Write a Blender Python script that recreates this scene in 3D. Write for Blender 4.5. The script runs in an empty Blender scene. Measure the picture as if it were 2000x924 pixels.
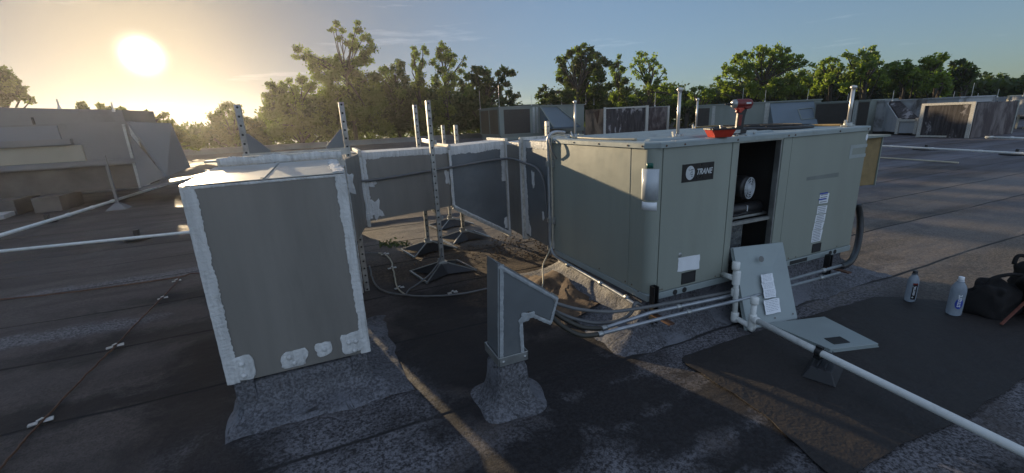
import bpy, bmesh, math, random
from mathutils import Vector, Matrix, noise
R_ = math.radians
SC = bpy.context.scene
random.seed(7)
HAZE_D, HAZE_G = 0.0007, 0.70
# ------------------------------------------------------------------ camera
W0, H0, FPX = 2000.0, 924.0, 843.477
CAM = Vector((-2.13256, -2.39444, 1.63988))
PITCH, ROLL, YAW = 0.264557, -0.0453566, 0.407713
FW = Vector((math.sin(YAW)*math.cos(PITCH), math.cos(YAW)*math.cos(PITCH), -math.sin(PITCH)))
_r = Vector((math.cos(YAW), -math.sin(YAW), 0)); _u = _r.cross(FW)
RT = math.cos(ROLL)*_r + math.sin(ROLL)*_u
UP = -math.sin(ROLL)*_r + math.cos(ROLL)*_u
cd = bpy.data.cameras.new('camera'); cam = bpy.data.objects.new('camera', cd)
SC.collection.objects.link(cam)
cam.matrix_world = Matrix((( RT.x, UP.x, -FW.x, CAM.x), (RT.y, UP.y, -FW.y, CAM.y), (RT.z, UP.z, -FW.z, CAM.z), (0,0,0,1)))
cd.sensor_width = 36; cd.lens = 36*FPX/W0; cd.clip_start = 0.02; cd.clip_end = 3000
SC.camera = cam
# ------------------------------------------------------------------ light
SUN_EL, SUN_AZ = 7.5, -14.3
SUND = Vector((math.sin(R_(SUN_AZ))*math.cos(R_(SUN_EL)), math.cos(R_(SUN_AZ))*math.cos(R_(SUN_EL)), math.sin(R_(SUN_EL))))
sl = bpy.data.lights.new('sun', 'SUN'); sl.energy = 5.0; sl.angle = R_(0.5); sl.color = (1.0, 0.77, 0.48)
so = bpy.data.objects.new('sun', sl); SC.collection.objects.link(so)
so.rotation_euler = SUND.to_track_quat('Z', 'Y').to_euler(); so.location = (-8, 30, 12)
wd = bpy.data.worlds.new('World'); SC.world = wd; wd.use_nodes = True
nt = wd.node_tree; nt.nodes.clear()
def wn(t, **k):
    n = nt.nodes.new(t)
    for a, b in k.items(): setattr(n, a, b)
    return n
wo = wn('ShaderNodeOutputWorld'); bg = wn('ShaderNodeBackground'); sky = wn('ShaderNodeTexSky')
sky.sky_type = 'NISHITA'; sky.sun_disc = False; sky.sun_elevation = R_(SUN_EL); sky.sun_rotation = R_(SUN_AZ)
sky.altitude = 20; sky.air_density = 1.0; sky.dust_density = 0.4; sky.ozone_density = 2.0
bg.inputs[1].default_value = 0.15
def vm(op, x, y):
    n = wn('ShaderNodeVectorMath', operation=op)
    for i, v in enumerate((x, y)):
        if hasattr(v, 'is_output'): nt.links.new(v, n.inputs[i])
        else: n.inputs[i].default_value = v
    return n.outputs[0]
_s = sky.outputs[0]
nt.links.new(vm('DIVIDE', _s, vm('ADD', vm('MULTIPLY', _s, (0.52,0.31,0.17)), (1,1,1))), bg.inputs[0])
# the bright aureole round the low sun, part of the sky itself, and thin high cloud
geo = wn('ShaderNodeTexCoord'); dt = wn('ShaderNodeVectorMath', operation='DOT_PRODUCT'); dt.inputs[1].default_value = SUND
nt.links.new(geo.outputs['Generated'], dt.inputs[0])
def wm(op, a, b=None):
    n = wn('ShaderNodeMath', operation=op)
    for i, v in enumerate((a, b)):
        if v is None: continue
        if hasattr(v, 'links') or hasattr(v, 'is_output'): nt.links.new(v, n.inputs[i])
        else: n.inputs[i].default_value = v
    return n.outputs[0]
dc = wm('MAXIMUM', dt.outputs['Value'], 0.0)
core = wm('MULTIPLY', wm('POWER', dc, 6500.0), 7.0)
mid = wm('MULTIPLY', wm('POWER', dc, 90.0), 0.22)
wide = wm('MULTIPLY', wm('POWER', dc, 9.0), 0.05)
def wbg(col, st):
    b = wn('ShaderNodeBackground'); b.inputs[0].default_value = (*col, 1); nt.links.new(st, b.inputs[1]); return b.outputs[0]
def wadd(a, b):
    n = wn('ShaderNodeAddShader'); nt.links.new(a, n.inputs[0]); nt.links.new(b, n.inputs[1]); return n.outputs[0]
mp = wn('ShaderNodeMapping'); mp.inputs['Scale'].default_value = (2.2, 2.2, 22); mp.inputs['Rotation'].default_value = (0.06, 0.10, 0.5)
nt.links.new(geo.outputs['Generated'], mp.inputs[0])
cn = wn('ShaderNodeTexNoise'); cn.inputs['Scale'].default_value = 1.6; cn.inputs['Detail'].default_value = 7; cn.inputs['Roughness'].default_value = 0.62
nt.links.new(mp.outputs[0], cn.inputs[0])
cl = wm('MULTIPLY', wm('MAXIMUM', wm('SUBTRACT', cn.outputs[0], 0.60), 0.0), 0.7)
sh = wadd(bg.outputs[0], wbg((1.0, 0.86, 0.62), core))
sh = wadd(sh, wbg((1.0, 0.70, 0.25), mid)); sh = wadd(sh, wbg((1.0, 0.52, 0.16), wide)); sh = wadd(sh, wbg((0.95, 0.92, 0.9), cl))
# the low sky round the sun is partly veiled by the lit air in front of it
nt.links.new(wm('MULTIPLY', wm('SUBTRACT', 1.0, wm('MULTIPLY', wm('POWER', dc, 6.0), 0.72)), 0.15), bg.inputs[1])
# fill light added to the sky overhead and opposite the sun, for shaded sides
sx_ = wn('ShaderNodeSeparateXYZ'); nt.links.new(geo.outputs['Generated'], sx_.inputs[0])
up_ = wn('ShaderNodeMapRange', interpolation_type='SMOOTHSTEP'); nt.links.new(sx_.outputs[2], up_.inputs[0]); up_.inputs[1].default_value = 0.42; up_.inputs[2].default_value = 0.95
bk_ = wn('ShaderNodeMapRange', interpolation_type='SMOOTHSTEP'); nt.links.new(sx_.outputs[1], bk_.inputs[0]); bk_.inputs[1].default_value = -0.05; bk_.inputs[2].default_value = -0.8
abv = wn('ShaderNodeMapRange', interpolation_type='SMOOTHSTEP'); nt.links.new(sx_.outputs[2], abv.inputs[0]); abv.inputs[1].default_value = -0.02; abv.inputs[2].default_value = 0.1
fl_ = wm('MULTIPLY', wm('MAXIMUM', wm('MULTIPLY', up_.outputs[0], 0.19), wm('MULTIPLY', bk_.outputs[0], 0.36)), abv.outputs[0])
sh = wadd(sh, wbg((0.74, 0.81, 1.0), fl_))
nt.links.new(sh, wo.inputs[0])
SC.view_settings.view_transform = 'Standard'; SC.view_settings.look = 'None'; SC.view_settings.exposure = 0.62; SC.view_settings.gamma = 1
SC.view_settings.use_curve_mapping = False
SC.render.engine = 'CYCLES'; SC.cycles.use_denoising = True; SC.cycles.max_bounces = 6; SC.cycles.volume_bounces = 0
SC.cycles.transparent_max_bounces = 8; SC.cycles.sample_clamp_indirect = 6
# ------------------------------------------------------------------ pixel rays of the photograph (2000 x 924) to points in the place
def ray(x, y):
    return (RT*((x-1000)/FPX) - UP*((y-462)/FPX) + FW).normalized()
def GZ(x, y, z=0.0): d = ray(x, y); return CAM + d*((z-CAM.z)/d.z)
def PX(x, y, X): d = ray(x, y); return CAM + d*((X-CAM.x)/d.x)
def PY(x, y, Y): d = ray(x, y); return CAM + d*((Y-CAM.y)/d.y)
def AD(x, y, dist): d = ray(x, y); return CAM + d*(dist/math.hypot(d.x, d.y))
# ------------------------------------------------------------------ mesh helpers
ORG = {}
def link(o): SC.collection.objects.link(o); return o
def tag(o, label=None, cat=None, group=None, kind=None):
    if label: o['label'] = label
    if cat: o['category'] = cat
    if group: o['group'] = group
    if kind: o['kind'] = kind
    return o
def thing(name, loc, label, cat, group=None):
    o = bpy.data.objects.new(name, None); link(o); o.location = loc; o.empty_display_size = 0.1
    ORG[o.name] = Vector(loc); return tag(o, label, cat, group)
def children(o): return [c for c in SC.objects if c.parent == o]
def copy_tree(o, parent=None):
    c = o.copy(); link(c)
    if parent: c.parent = parent
    for ch in children(o): copy_tree(ch, c)
    return c
class MB:
    def __init__(s): s.v = []; s.f = []; s.mk = []
    def add(s, vs, fs):
        s.mk.append((len(s.v), len(s.f))); n = len(s.v); s.v += [Vector(v) for v in vs]; s.f += [tuple(i+n for i in f) for f in fs]; return s
    def box(s, a, b):
        (x0, y0, z0), (x1, y1, z1) = a, b
        return s.add([(x0,y0,z0),(x1,y0,z0),(x1,y1,z0),(x0,y1,z0),(x0,y0,z1),(x1,y0,z1),(x1,y1,z1),(x0,y1,z1)],
                     [(0,3,2,1),(4,5,6,7),(0,1,5,4),(1,2,6,5),(2,3,7,6),(3,0,4,7)])
    def hexa(s, lo, hi):   # two quads
        return s.add(list(lo)+list(hi), [(0,3,2,1),(4,5,6,7),(0,1,5,4),(1,2,6,5),(2,3,7,6),(3,0,4,7)])
    def prism(s, pts, off):
        off = Vector(off); n = len(pts); vs = [Vector(p) for p in pts]; vs += [v+off for v in vs]
        return s.add(vs, [tuple(range(n))[::-1], tuple(range(n, 2*n))]+[(i, (i+1) % n, n+(i+1) % n, n+i) for i in range(n)])
    def tube(s, pts, r, seg=8, cap=True, smooth_n=0):
        pts = [Vector(p) for p in pts]
        if smooth_n: pts = spline(pts, smooth_n)
        n = len(pts); rs = r if isinstance(r, (list, tuple)) else [r]*n
        if len(rs) != n: rs = [rs[0]+(rs[-1]-rs[0])*i/(n-1) for i in range(n)]
        s.mk.append((len(s.v), len(s.f))); base = len(s.v); prev = None
        for i, p in enumerate(pts):
            t = (pts[min(i+1, n-1)]-pts[max(i-1, 0)]).normalized()
            if prev is None:
                a = t.cross(Vector((0,0,1)))
                if a.length < 1e-3: a = t.cross(Vector((1,0,0)))
            else: a = prev - t*prev.dot(t)
            a.normalize(); prev = a; b = t.cross(a)
            for k in range(seg):
                an = 2*math.pi*k/seg; s.v.append(p + (a*math.cos(an)+b*math.sin(an))*rs[i])
        for i in range(n-1):
            for k in range(seg):
                s.f.append((base+i*seg+k, base+i*seg+(k+1) % seg, base+(i+1)*seg+(k+1) % seg, base+(i+1)*seg+k))
        if cap:
            s.f.append(tuple(base+k for k in range(seg))[::-1]); s.f.append(tuple(base+(n-1)*seg+k for k in range(seg)))
        return s
    def bar(s, a, b, w, h, up=(0,0,1)):
        a = Vector(a); b = Vector(b); t = (b-a).normalized(); u = Vector(up); x = t.cross(u).normalized(); u = x.cross(t)
        q = [x*sx*w/2+u*sz*h/2 for sx, sz in ((-1,-1),(1,-1),(1,1),(-1,1))]
        return s.add([a+k for k in q]+[b+k for k in q], [(0,3,2,1),(4,5,6,7),(0,1,5,4),(1,2,6,5),(2,3,7,6),(3,0,4,7)])
    def lathe(s, prof, c=(0,0,0), seg=20, ax=(0,0,1)):
        s.mk.append((len(s.v), len(s.f))); c = Vector(c); ax = Vector(ax).normalized(); a = ax.cross(Vector((0.3,1,0.2))).normalized(); b = ax.cross(a); base = len(s.v); n = len(prof)
        for r, z in prof:
            for k in range(seg):
                an = 2*math.pi*k/seg; s.v.append(c+ax*z+(a*math.cos(an)+b*math.sin(an))*r)
        for i in range(n-1):
            for k in range(seg):
                s.f.append((base+i*seg+k, base+i*seg+(k+1) % seg, base+(i+1)*seg+(k+1) % seg, base+(i+1)*seg+k))
        s.f.append(tuple(base+k for k in range(seg))[::-1]); s.f.append(tuple(base+(n-1)*seg+k for k in range(seg)))
        return s
    def xf(s, M): s.v = [M @ v for v in s.v]; return s
    def split(s, name, mat, parent=None, **k):   # one object for each primitive added
        mk = s.mk+[(len(s.v), len(s.f))]; out = []
        for (v0, f0), (v1, f1) in zip(mk, mk[1:]):
            m = MB(); m.v = s.v[v0:v1]; m.f = [tuple(i-v0 for i in f) for f in s.f[f0:f1]]; out.append(m.build(name, mat, parent, **k))
        return out
    def build(s, name, mat, parent=None, smooth=False, bevel=0, sub=0, org=None):
        if parent is not None: o0 = ORG[parent.name]
        elif org is not None: o0 = Vector(org)
        else:
            xs = [v.x for v in s.v]; ys = [v.y for v in s.v]; zs = [v.z for v in s.v]
            o0 = Vector(((min(xs)+max(xs))/2, (min(ys)+max(ys))/2, min(zs)))
        me = bpy.data.meshes.new(name); me.from_pydata([v-o0 for v in s.v], [], s.f); me.update()
        bm = bmesh.new(); bm.from_mesh(me); bmesh.ops.recalc_face_normals(bm, faces=bm.faces); bm.to_mesh(me); bm.free()
        me.materials.append(mat)
        if smooth:
            for p in me.polygons: p.use_smooth = True
        o = bpy.data.objects.new(name, me); link(o)
        if parent is not None: o.parent = parent
        else: o.location = o0
        ORG[o.name] = o0
        if bevel:
            m = o.modifiers.new('bevel', 'BEVEL'); m.width = bevel; m.segments = 2; m.limit_method = 'ANGLE'; m.angle_limit = R_(40)
        if sub:
            m = o.modifiers.new('sub', 'SUBSURF'); m.levels = sub; m.render_levels = sub
        return o
def spline(P, n):
    out = []
    for i in range(len(P)-1):
        p0 = P[max(i-1, 0)]; p1 = P[i]; p2 = P[i+1]; p3 = P[min(i+2, len(P)-1)]
        for k in range(n):
            t = k/n
            out.append(0.5*((2*p1)+(p2-p0)*t+(2*p0-5*p1+4*p2-p3)*t*t+(3*p1-p0-3*p2+p3)*t*t*t))
    out.append(P[-1]); return out
def rough_path(P, n, j):
    Q = spline([Vector(p) for p in P], n)
    return [q+Vector((random.uniform(-j, j), random.uniform(-j, j), 0)) for q in Q]
# ------------------------------------------------------------------ materials
def M_(name):
    m = bpy.data.materials.new(name); m.use_nodes = True; t = m.node_tree; p = t.nodes['Principled BSDF']; return m, t, p
class NT:
    def __init__(s, t): s.t = t
    def n(s, ty, **k):
        n = s.t.nodes.new(ty)
        for a, b in k.items(): setattr(n, a, b)
        return n
    def set(s, inp, v):
        if hasattr(v, 'is_output'): s.t.links.new(v, inp)
        else: inp.default_value = v
    def math(s, op, *a, clamp=False):
        n = s.n('ShaderNodeMath', operation=op, use_clamp=clamp)
        for i, v in enumerate(a): s.set(n.inputs[i], v)
        return n.outputs[0]
    def noise(s, co, scale, detail=4, rough=0.55, sc=None, dist=0):
        if sc is not None:
            m = s.n('ShaderNodeMapping'); s.set(m.inputs[0], co); m.inputs['Scale'].default_value = sc; co = m.outputs[0]
        n = s.n('ShaderNodeTexNoise'); s.set(n.inputs['Vector'], co); n.inputs['Scale'].default_value = scale
        n.inputs['Detail'].default_value = detail; n.inputs['Roughness'].default_value = rough; n.inputs['Distortion'].default_value = dist
        return n.outputs[0]
    def ramp(s, v, a, b):   # 0 at a, 1 at b
        n = s.n('ShaderNodeMapRange'); s.set(n.inputs[0], v); s.set(n.inputs[1], a); s.set(n.inputs[2], b); n.clamp = True
        return n.outputs[0]
    def mix(s, f, a, b):
        n = s.n('ShaderNodeMix', data_type='RGBA'); s.set(n.inputs[0], f)
        for i, v in ((6, a), (7, b)):
            if isinstance(v, tuple): v = (*v, 1) if len(v) == 3 else v
            s.set(n.inputs[i], v)
        return n.outputs[2]
    def bump(s, h, st, dist, nrm=None):
        n = s.n('ShaderNodeBump'); n.inputs['Strength'].default_value = st; n.inputs['Distance'].default_value = dist; s.set(n.inputs['Height'], h)
        if nrm is not None: s.set(n.inputs['Normal'], nrm)
        return n.outputs[0]
    def pos(s): return s.n('ShaderNodeNewGeometry').outputs['Position']
    def obj(s): return s.n('ShaderNodeTexCoord').outputs['Object']
def simple(name, col, rough=0.5, metal=0, var=0.15, scale=6, dirt=None, dirtcol=(0.03,0.025,0.02), streak=False, bump=0.0, bscale=40, spec=0.5):
    m, t, p = M_(name); N = NT(t); co = N.pos()
    nz = N.noise(co, scale, 5, sc=(1,1,0.12) if streak else None)
    c = N.mix(N.ramp(nz, 0.3, 0.7), tuple(x*(1-var) for x in col), tuple(min(1, x*(1+var)) for x in col))
    if dirt:
        d = N.noise(co, scale*1.7, 7, 0.65, sc=(1,1,0.15) if streak else None)
        c = N.mix(N.math('MULTIPLY', N.ramp(d, 0.52, 0.72), dirt), c, dirtcol)
    N.set(p.inputs['Base Color'], c); p.inputs['Metallic'].default_value = metal
    N.set(p.inputs['Roughness'], N.math('ADD', N.math('MULTIPLY', N.noise(co, scale*2, 3), 0.25), rough-0.12))
    p.inputs['Specular IOR Level'].default_value = spec
    if bump: N.set(p.inputs['Normal'], N.bump(N.noise(co, bscale, 5), bump, 0.01))
    return m
MAT = {}
MAT['duct'] = simple('duct_grey', (0.20,0.188,0.168), 0.5, 0.15, 0.13, 6, dirt=0.38, dirtcol=(0.12,0.11,0.095), streak=True, bump=0.35, bscale=3)
MAT['duct_blue'] = simple('duct_bluegrey', (0.15,0.165,0.175), 0.45, 0.35, 0.12, 3, dirt=0.25, dirtcol=(0.28,0.29,0.28), bump=0.06, bscale=8)
MAT['seal'] = simple('white_sealant', (0.56,0.56,0.545), 0.6, 0, 0.18, 22, dirt=0.6, dirtcol=(0.24,0.235,0.22), streak=True, bump=0.9, bscale=55)
MAT['seal_old'] = simple('old_sealant', (0.48,0.46,0.41), 0.6, 0, 0.25, 25, dirt=0.6, dirtcol=(0.09,0.075,0.06), bump=0.8, bscale=45)
MAT['galv'] = simple('galvanised', (0.36,0.37,0.36), 0.42, 0.75, 0.2, 14, dirt=0.2, dirtcol=(0.12,0.1,0.08))
MAT['conduit'] = simple('conduit', (0.34,0.36,0.38), 0.38, 0.6, 0.15, 10, dirt=0.3, dirtcol=(0.12,0.11,0.1))
MAT['hose'] = simple('grey_hose', (0.11,0.112,0.112), 0.5, 0, 0.15, 12)
MAT['hose_ol'] = simple('olive_hose', (0.035,0.032,0.024), 0.55, 0, 0.2, 12)
MAT['case'] = simple('case_paint', (0.25,0.27,0.232), 0.42, 0, 0.09, 2.2, dirt=0.22, dirtcol=(0.17,0.17,0.14), streak=True, bump=0.30, bscale=4)
MAT['case_top'] = simple('case_top_paint', (0.27,0.31,0.31), 0.36, 0.1, 0.1, 5, dirt=0.3, dirtcol=(0.12,0.12,0.11))
MAT['panel_blue'] = simple('panel_paint', (0.26,0.30,0.295), 0.4, 0, 0.06, 4, dirt=0.15, dirtcol=(0.16,0.17,0.16))
MAT['dark'] = simple('dark_inside', (0.018,0.018,0.018), 0.7, 0, 0.3, 8)
MAT['black'] = simple('black_plastic', (0.013,0.013,0.014), 0.45, 0, 0.2, 20)
MAT['black_gl'] = simple('black_plate', (0.012,0.012,0.014), 0.3, 0, 0.1, 20)
MAT['foil'] = simple('foil_liner', (0.22,0.24,0.25), 0.28, 0.8, 0.3, 12, bump=0.6, bscale=25)
MAT['white'] = simple('white_label', (0.72,0.74,0.76), 0.45, 0, 0.05, 12)
MAT['silver'] = simple('silver_badge', (0.55,0.58,0.6), 0.3, 0.3, 0.05, 12)
MAT['pvc'] = simple('white_pvc', (0.68,0.69,0.66), 0.38, 0, 0.05, 10, dirt=0.35, dirtcol=(0.35,0.33,0.28))
MAT['rust'] = simple('rusty_metal', (0.10,0.05,0.03), 0.8, 0.1, 0.4, 30)
MAT['coil'] = simple('coil_grille', (0.035,0.033,0.03), 0.6, 0.3, 0.2, 6)
MAT['wood'] = simple('filter_frame', (0.24,0.17,0.075), 0.8, 0, 0.15, 12, dirt=0.3, dirtcol=(0.1,0.07,0.03))
MAT['red'] = simple('red_plastic', (0.42,0.035,0.016), 0.42, 0, 0.15, 30)
MAT['red_dk'] = simple('dark_red_plastic', (0.15,0.012,0.010), 0.4, 0, 0.2, 40, dirt=0.3, dirtcol=(0.05,0.02,0.02))
MAT['cloth'] = simple('black_canvas', (0.016,0.015,0.015), 0.9, 0, 0.3, 12, bump=0.5, bscale=120, spec=0.2)
MAT['strap'] = simple('orange_strap', (0.12,0.035,0.02), 0.8, 0, 0.3, 20)
MAT['blue'] = simple('blue_label', (0.02,0.05,0.32), 0.35, 0, 0.05, 10)
MAT['green_st'] = simple('green_sticker', (0.01,0.10,0.07), 0.4, 0, 0.05, 10)
MAT['rod'] = simple('aluminium_rod', (0.55,0.53,0.50), 0.35, 0.6, 0.1, 10)
MAT['bark'] = simple('bark', (0.045,0.038,0.03), 0.9, 0, 0.3, 6)
MAT['tarp'] = simple('brown_membrane', (0.10,0.065,0.04), 0.9, 0, 0.4, 9, dirt=0.8, dirtcol=(0.03,0.02,0.015), bump=0.8, bscale=18)
MAT['old_cream'] = simple('cream_metal', (0.42,0.38,0.28), 0.6, 0, 0.15, 1.2, dirt=0.4, dirtcol=(0.1,0.07,0.05))
MAT['parapet'] = simple('parapet_metal', (0.20,0.20,0.19), 0.5, 0.2, 0.15, 0.6, dirt=0.3, dirtcol=(0.06,0.06,0.055))
MAT['far_case'] = simple('far_case', (0.20,0.225,0.20), 0.5, 0, 0.1, 0.8, dirt=0.25, dirtcol=(0.11,0.115,0.1), streak=True)
MAT['far_hood'] = simple('far_hood', (0.13,0.17,0.20), 0.35, 0.2, 0.08, 1)
MAT['moss'] = simple('moss', (0.06,0.085,0.02), 0.9, 0, 0.4, 30, bump=1, bscale=60)

def mottled(name, light, dark, scale=55, thr=(0.42, 0.56), patch=0.5, stains=False):
    m, t, p = M_(name); N = NT(t); co = N.pos()
    sp = N.ramp(N.noise(co, scale, 3, 0.7), *thr)
    big = N.ramp(N.noise(co, 3.2, 6, 0.65, dist=0.6), 0.42, 0.62)
    c = N.mix(sp, dark, light)
    c = N.mix(N.math('MULTIPLY', big, patch), c, tuple(x*0.45 for x in dark))
    if stains:
        c = N.mix(N.math('MULTIPLY', N.ramp(N.noise(co, 2.1, 4, 0.5, dist=0.4), 0.54, 0.60), 0.6), c, (0.15,0.155,0.175))
        c = N.mix(N.math('MULTIPLY', N.ramp(N.noise(co, 4.5, 8, 0.72, dist=0.8), 0.60, 0.67), 0.85), c, (0.016,0.014,0.014))
    crk = N.math('ABSOLUTE', N.math('SUBTRACT', N.noise(co, 2.6, 5, 0.6, dist=0.9), 0.5))
    c = N.mix(N.math('SUBTRACT', 1.0, N.math('MAXIMUM', N.ramp(crk, 0.001, 0.006), N.ramp(N.noise(co, 1.7, 3), 0.56, 0.46))), c, (0.02,0.02,0.022))
    N.set(p.inputs['Base Color'], c); p.inputs['Roughness'].default_value = 0.7
    N.set(p.inputs['Normal'], N.bump(N.noise(co, 4, 4), 0.5, 0.05, N.bump(N.noise(co, scale, 4), 0.7, 0.006)))
    return m
MAT['mottled'] = mottled('mottled_coating', (0.165,0.165,0.18), (0.045,0.044,0.048), 60, (0.38,0.62), 0.30, True)
MAT['patch'] = mottled('black_coating', (0.021,0.016,0.014), (0.012,0.009,0.008), 60, (0.4,0.6), 0.0)

def holes(name):   # strut with round holes punched down every face
    m, t, p = M_(name); N = NT(t); co = N.obj(); s = N.n('ShaderNodeSeparateXYZ'); N.set(s.inputs[0], co)
    z = N.math('SUBTRACT', N.math('FRACT', N.math('DIVIDE', s.outputs[2], 0.075)), 0.5)
    z = N.math('MULTIPLY', z, 0.075)
    g = N.n('ShaderNodeNewGeometry'); sn = N.n('ShaderNodeSeparateXYZ'); N.set(sn.inputs[0], g.outputs['Normal'])
    fx = N.math('GREATER_THAN', N.math('ABSOLUTE', sn.outputs[0]), 0.7)
    w = N.math('ADD', N.math('MULTIPLY', s.outputs[0], N.math('SUBTRACT', 1.0, fx)), N.math('MULTIPLY', s.outputs[1], fx))
    r = N.math('SQRT', N.math('ADD', N.math('MULTIPLY', z, z), N.math('MULTIPLY', w, w)))
    hole = N.math('LESS_THAN', r, 0.0095)
    nz = N.noise(N.pos(), 16, 5)
    c = N.mix(N.ramp(nz, 0.35, 0.7), (0.22,0.22,0.21), (0.42,0.42,0.40))
    c = N.mix(hole, c, (0.006,0.006,0.006)); N.set(p.inputs['Base Color'], c)
    N.set(p.inputs['Metallic'], N.math('MULTIPLY', N.math('SUBTRACT', 1.0, hole), 0.55)); p.inputs['Roughness'].default_value = 0.48
    return m
MAT['holes'] = holes('punched_strut')

def roof_mat():
    m, t, p = M_('roof_membrane'); N = NT(t); co = N.pos(); s = N.n('ShaderNodeSeparateXYZ'); N.set(s.inputs[0], co); X, Y = s.outputs[0], s.outputs[1]
    warp = N.math('MULTIPLY', N.math('SUBTRACT', N.noise(co, 0.5, 3), 0.5), 0.12)
    yy = N.math('DIVIDE', N.math('ADD', N.math('ADD', Y, warp), 0.73), 1.02)
    fr = N.math('FRACT', yy); fl = N.math('FLOOR', yy)
    wn_ = N.n('ShaderNodeTexWhiteNoise', noise_dimensions='1D'); N.set(wn_.inputs['W'], fl)
    tone = wn_.outputs['Value']
    gran = N.ramp(N.noise(co, 130, 3, 0.75), 0.36, 0.64)
    gran2 = N.ramp(N.noise(co, 52, 3, 0.85), 0.44, 0.56)
    streak = N.ramp(N.noise(co, 1.6, 6, 0.62, sc=(0.32,1.6,1), dist=0.4), 0.36, 0.66)
    blot = N.ramp(N.noise(co, 0.85, 6, 0.6, dist=0.7), 0.44, 0.62)
    c = N.mix(gran, (0.026,0.021,0.019), (0.108,0.090,0.082))
    c = N.mix(N.math('MULTIPLY', gran2, 0.55), c, (0.15,0.125,0.112))
    c = N.mix(N.math('MULTIPLY', streak, 0.65), c, (0.024,0.018,0.016))
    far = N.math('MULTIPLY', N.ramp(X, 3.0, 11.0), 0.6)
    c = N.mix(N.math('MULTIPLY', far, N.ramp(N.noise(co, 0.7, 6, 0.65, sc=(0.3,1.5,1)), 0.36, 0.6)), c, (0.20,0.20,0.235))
    c = N.mix(N.math('MULTIPLY', tone, 0.32), c, (0.035,0.030,0.030))
    pale = N.math('MULTIPLY', N.ramp(N.noise(co, 2.1, 7, 0.7, sc=(0.22,1.8,1)), 0.60, 0.74), 0.55)
    c = N.mix(N.math('MULTIPLY', pale, gran2), c, (0.26,0.25,0.26))
    # dark stains and the pale worn coating near the curbs, as ragged ellipses
    edge = N.math('MULTIPLY', N.math('SUBTRACT', N.noise(co, 2.4, 8, 0.72, dist=0.5), 0.5), 3.0)
    def ell(cx, cy, rx, ry, soft=0.35):
        a = N.math('DIVIDE', N.math('SUBTRACT', X, cx), rx); b = N.math('DIVIDE', N.math('SUBTRACT', Y, cy), ry)
        d = N.math('SQRT', N.math('ADD', N.math('MULTIPLY', a, a), N.math('MULTIPLY', b, b)))
        return N.math('SUBTRACT', 1.0, N.ramp(N.math('ADD', d, edge), 1-soft, 1+soft))
    light = None
    for a in ((-2.3,-0.35,0.75,0.55), (-1.05,-0.9,0.9,0.5), (0.0,-0.35,0.55,0.45), (-0.2,-1.5,1.2,0.6), (-1.9,0.1,0.3,0.8), (1.6,-0.25,1.9,0.35), (-0.55,-0.3,0.5,0.3), (-1.1,-0.32,0.36,0.22), (-1.85,0.35,0.22,0.5), (-2.85,0.1,0.3,0.3), (-4.6,2.4,0.9,0.15), (-4.0,3.9,1.2,0.15), (1.9,-1.75,1.2,0.5)):
        e = ell(*a); light = e if light is None else N.math('MAXIMUM', light, e)
    lc = N.mix(N.ramp(N.noise(co, 55, 3, 0.8), 0.40, 0.60), (0.020,0.019,0.021), (0.21,0.205,0.22))
    c = N.mix(N.math('MULTIPLY', light, 0.85), c, lc)
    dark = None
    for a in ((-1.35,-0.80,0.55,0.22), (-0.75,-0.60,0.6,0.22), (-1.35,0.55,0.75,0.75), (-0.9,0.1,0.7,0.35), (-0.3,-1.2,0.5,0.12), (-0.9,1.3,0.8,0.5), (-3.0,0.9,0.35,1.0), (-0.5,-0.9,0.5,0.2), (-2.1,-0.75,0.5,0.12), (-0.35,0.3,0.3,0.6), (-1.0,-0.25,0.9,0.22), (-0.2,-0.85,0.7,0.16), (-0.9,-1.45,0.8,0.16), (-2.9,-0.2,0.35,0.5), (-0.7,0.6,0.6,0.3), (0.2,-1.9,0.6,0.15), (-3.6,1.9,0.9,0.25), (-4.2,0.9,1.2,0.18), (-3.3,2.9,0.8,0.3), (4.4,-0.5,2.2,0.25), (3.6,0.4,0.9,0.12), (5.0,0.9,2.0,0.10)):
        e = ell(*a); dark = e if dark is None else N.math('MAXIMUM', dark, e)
    c = N.mix(N.math('MULTIPLY', dark, 0.9), c, (0.010,0.008,0.008))  # stains, blackened mid-roof to deepen the shade there through the colour
    tan = N.math('MAXIMUM', N.math('MAXIMUM', ell(4.9,-0.1,2.6,1.3), ell(9.0,1.5,4.0,0.7)), ell(0.2,3.6,2.0,1.2)); tan = N.math('MULTIPLY', N.math('MULTIPLY', tan, N.math('ADD', 0.35, N.math('MULTIPLY', gran2, 0.65))), 0.6)
    c = N.mix(tan, c, (0.22,0.19,0.155))
    brown = N.math('MAXIMUM', ell(-0.35,1.7,0.55,1.1), ell(-1.2,2.7,0.9,0.5)); brown = N.math('MULTIPLY', brown, 0.85)
    c = N.mix(brown, c, N.mix(gran2, (0.03,0.02,0.012), (0.12,0.08,0.05)))
    seam = N.math('SUBTRACT', 1.0, N.ramp(N.math('ABSOLUTE', N.math('SUBTRACT', fr, 0.5)), N.math('MULTIPLY', N.noise(co, 3.5, 5, 0.7), 0.012), N.math('ADD', 0.006, N.math('MULTIPLY', N.noise(co, 5.5, 6, 0.7), 0.030))))
    seam = N.math('MULTIPLY', seam, N.ramp(N.noise(co, 1.1, 4), 0.34, 0.5))
    c = N.mix(N.math('MULTIPLY', seam, 0.9), c, (0.010,0.009,0.009))
    N.set(p.inputs['Base Color'], c)
    N.set(p.inputs['Roughness'], N.math('SUBTRACT', 0.82, N.math('MULTIPLY', blot, 0.16))); p.inputs['Specular IOR Level'].default_value = 0.35
    step = N.math('MULTIPLY', N.ramp(N.math('SUBTRACT', fr, 0.5), -0.012, 0.012), 1.0)
    b1 = N.bump(N.noise(co, 1.3, 5, 0.6, sc=(0.6,1.6,1)), 0.6, 0.05)
    b2 = N.bump(step, 1.0, 0.022, b1)
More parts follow.
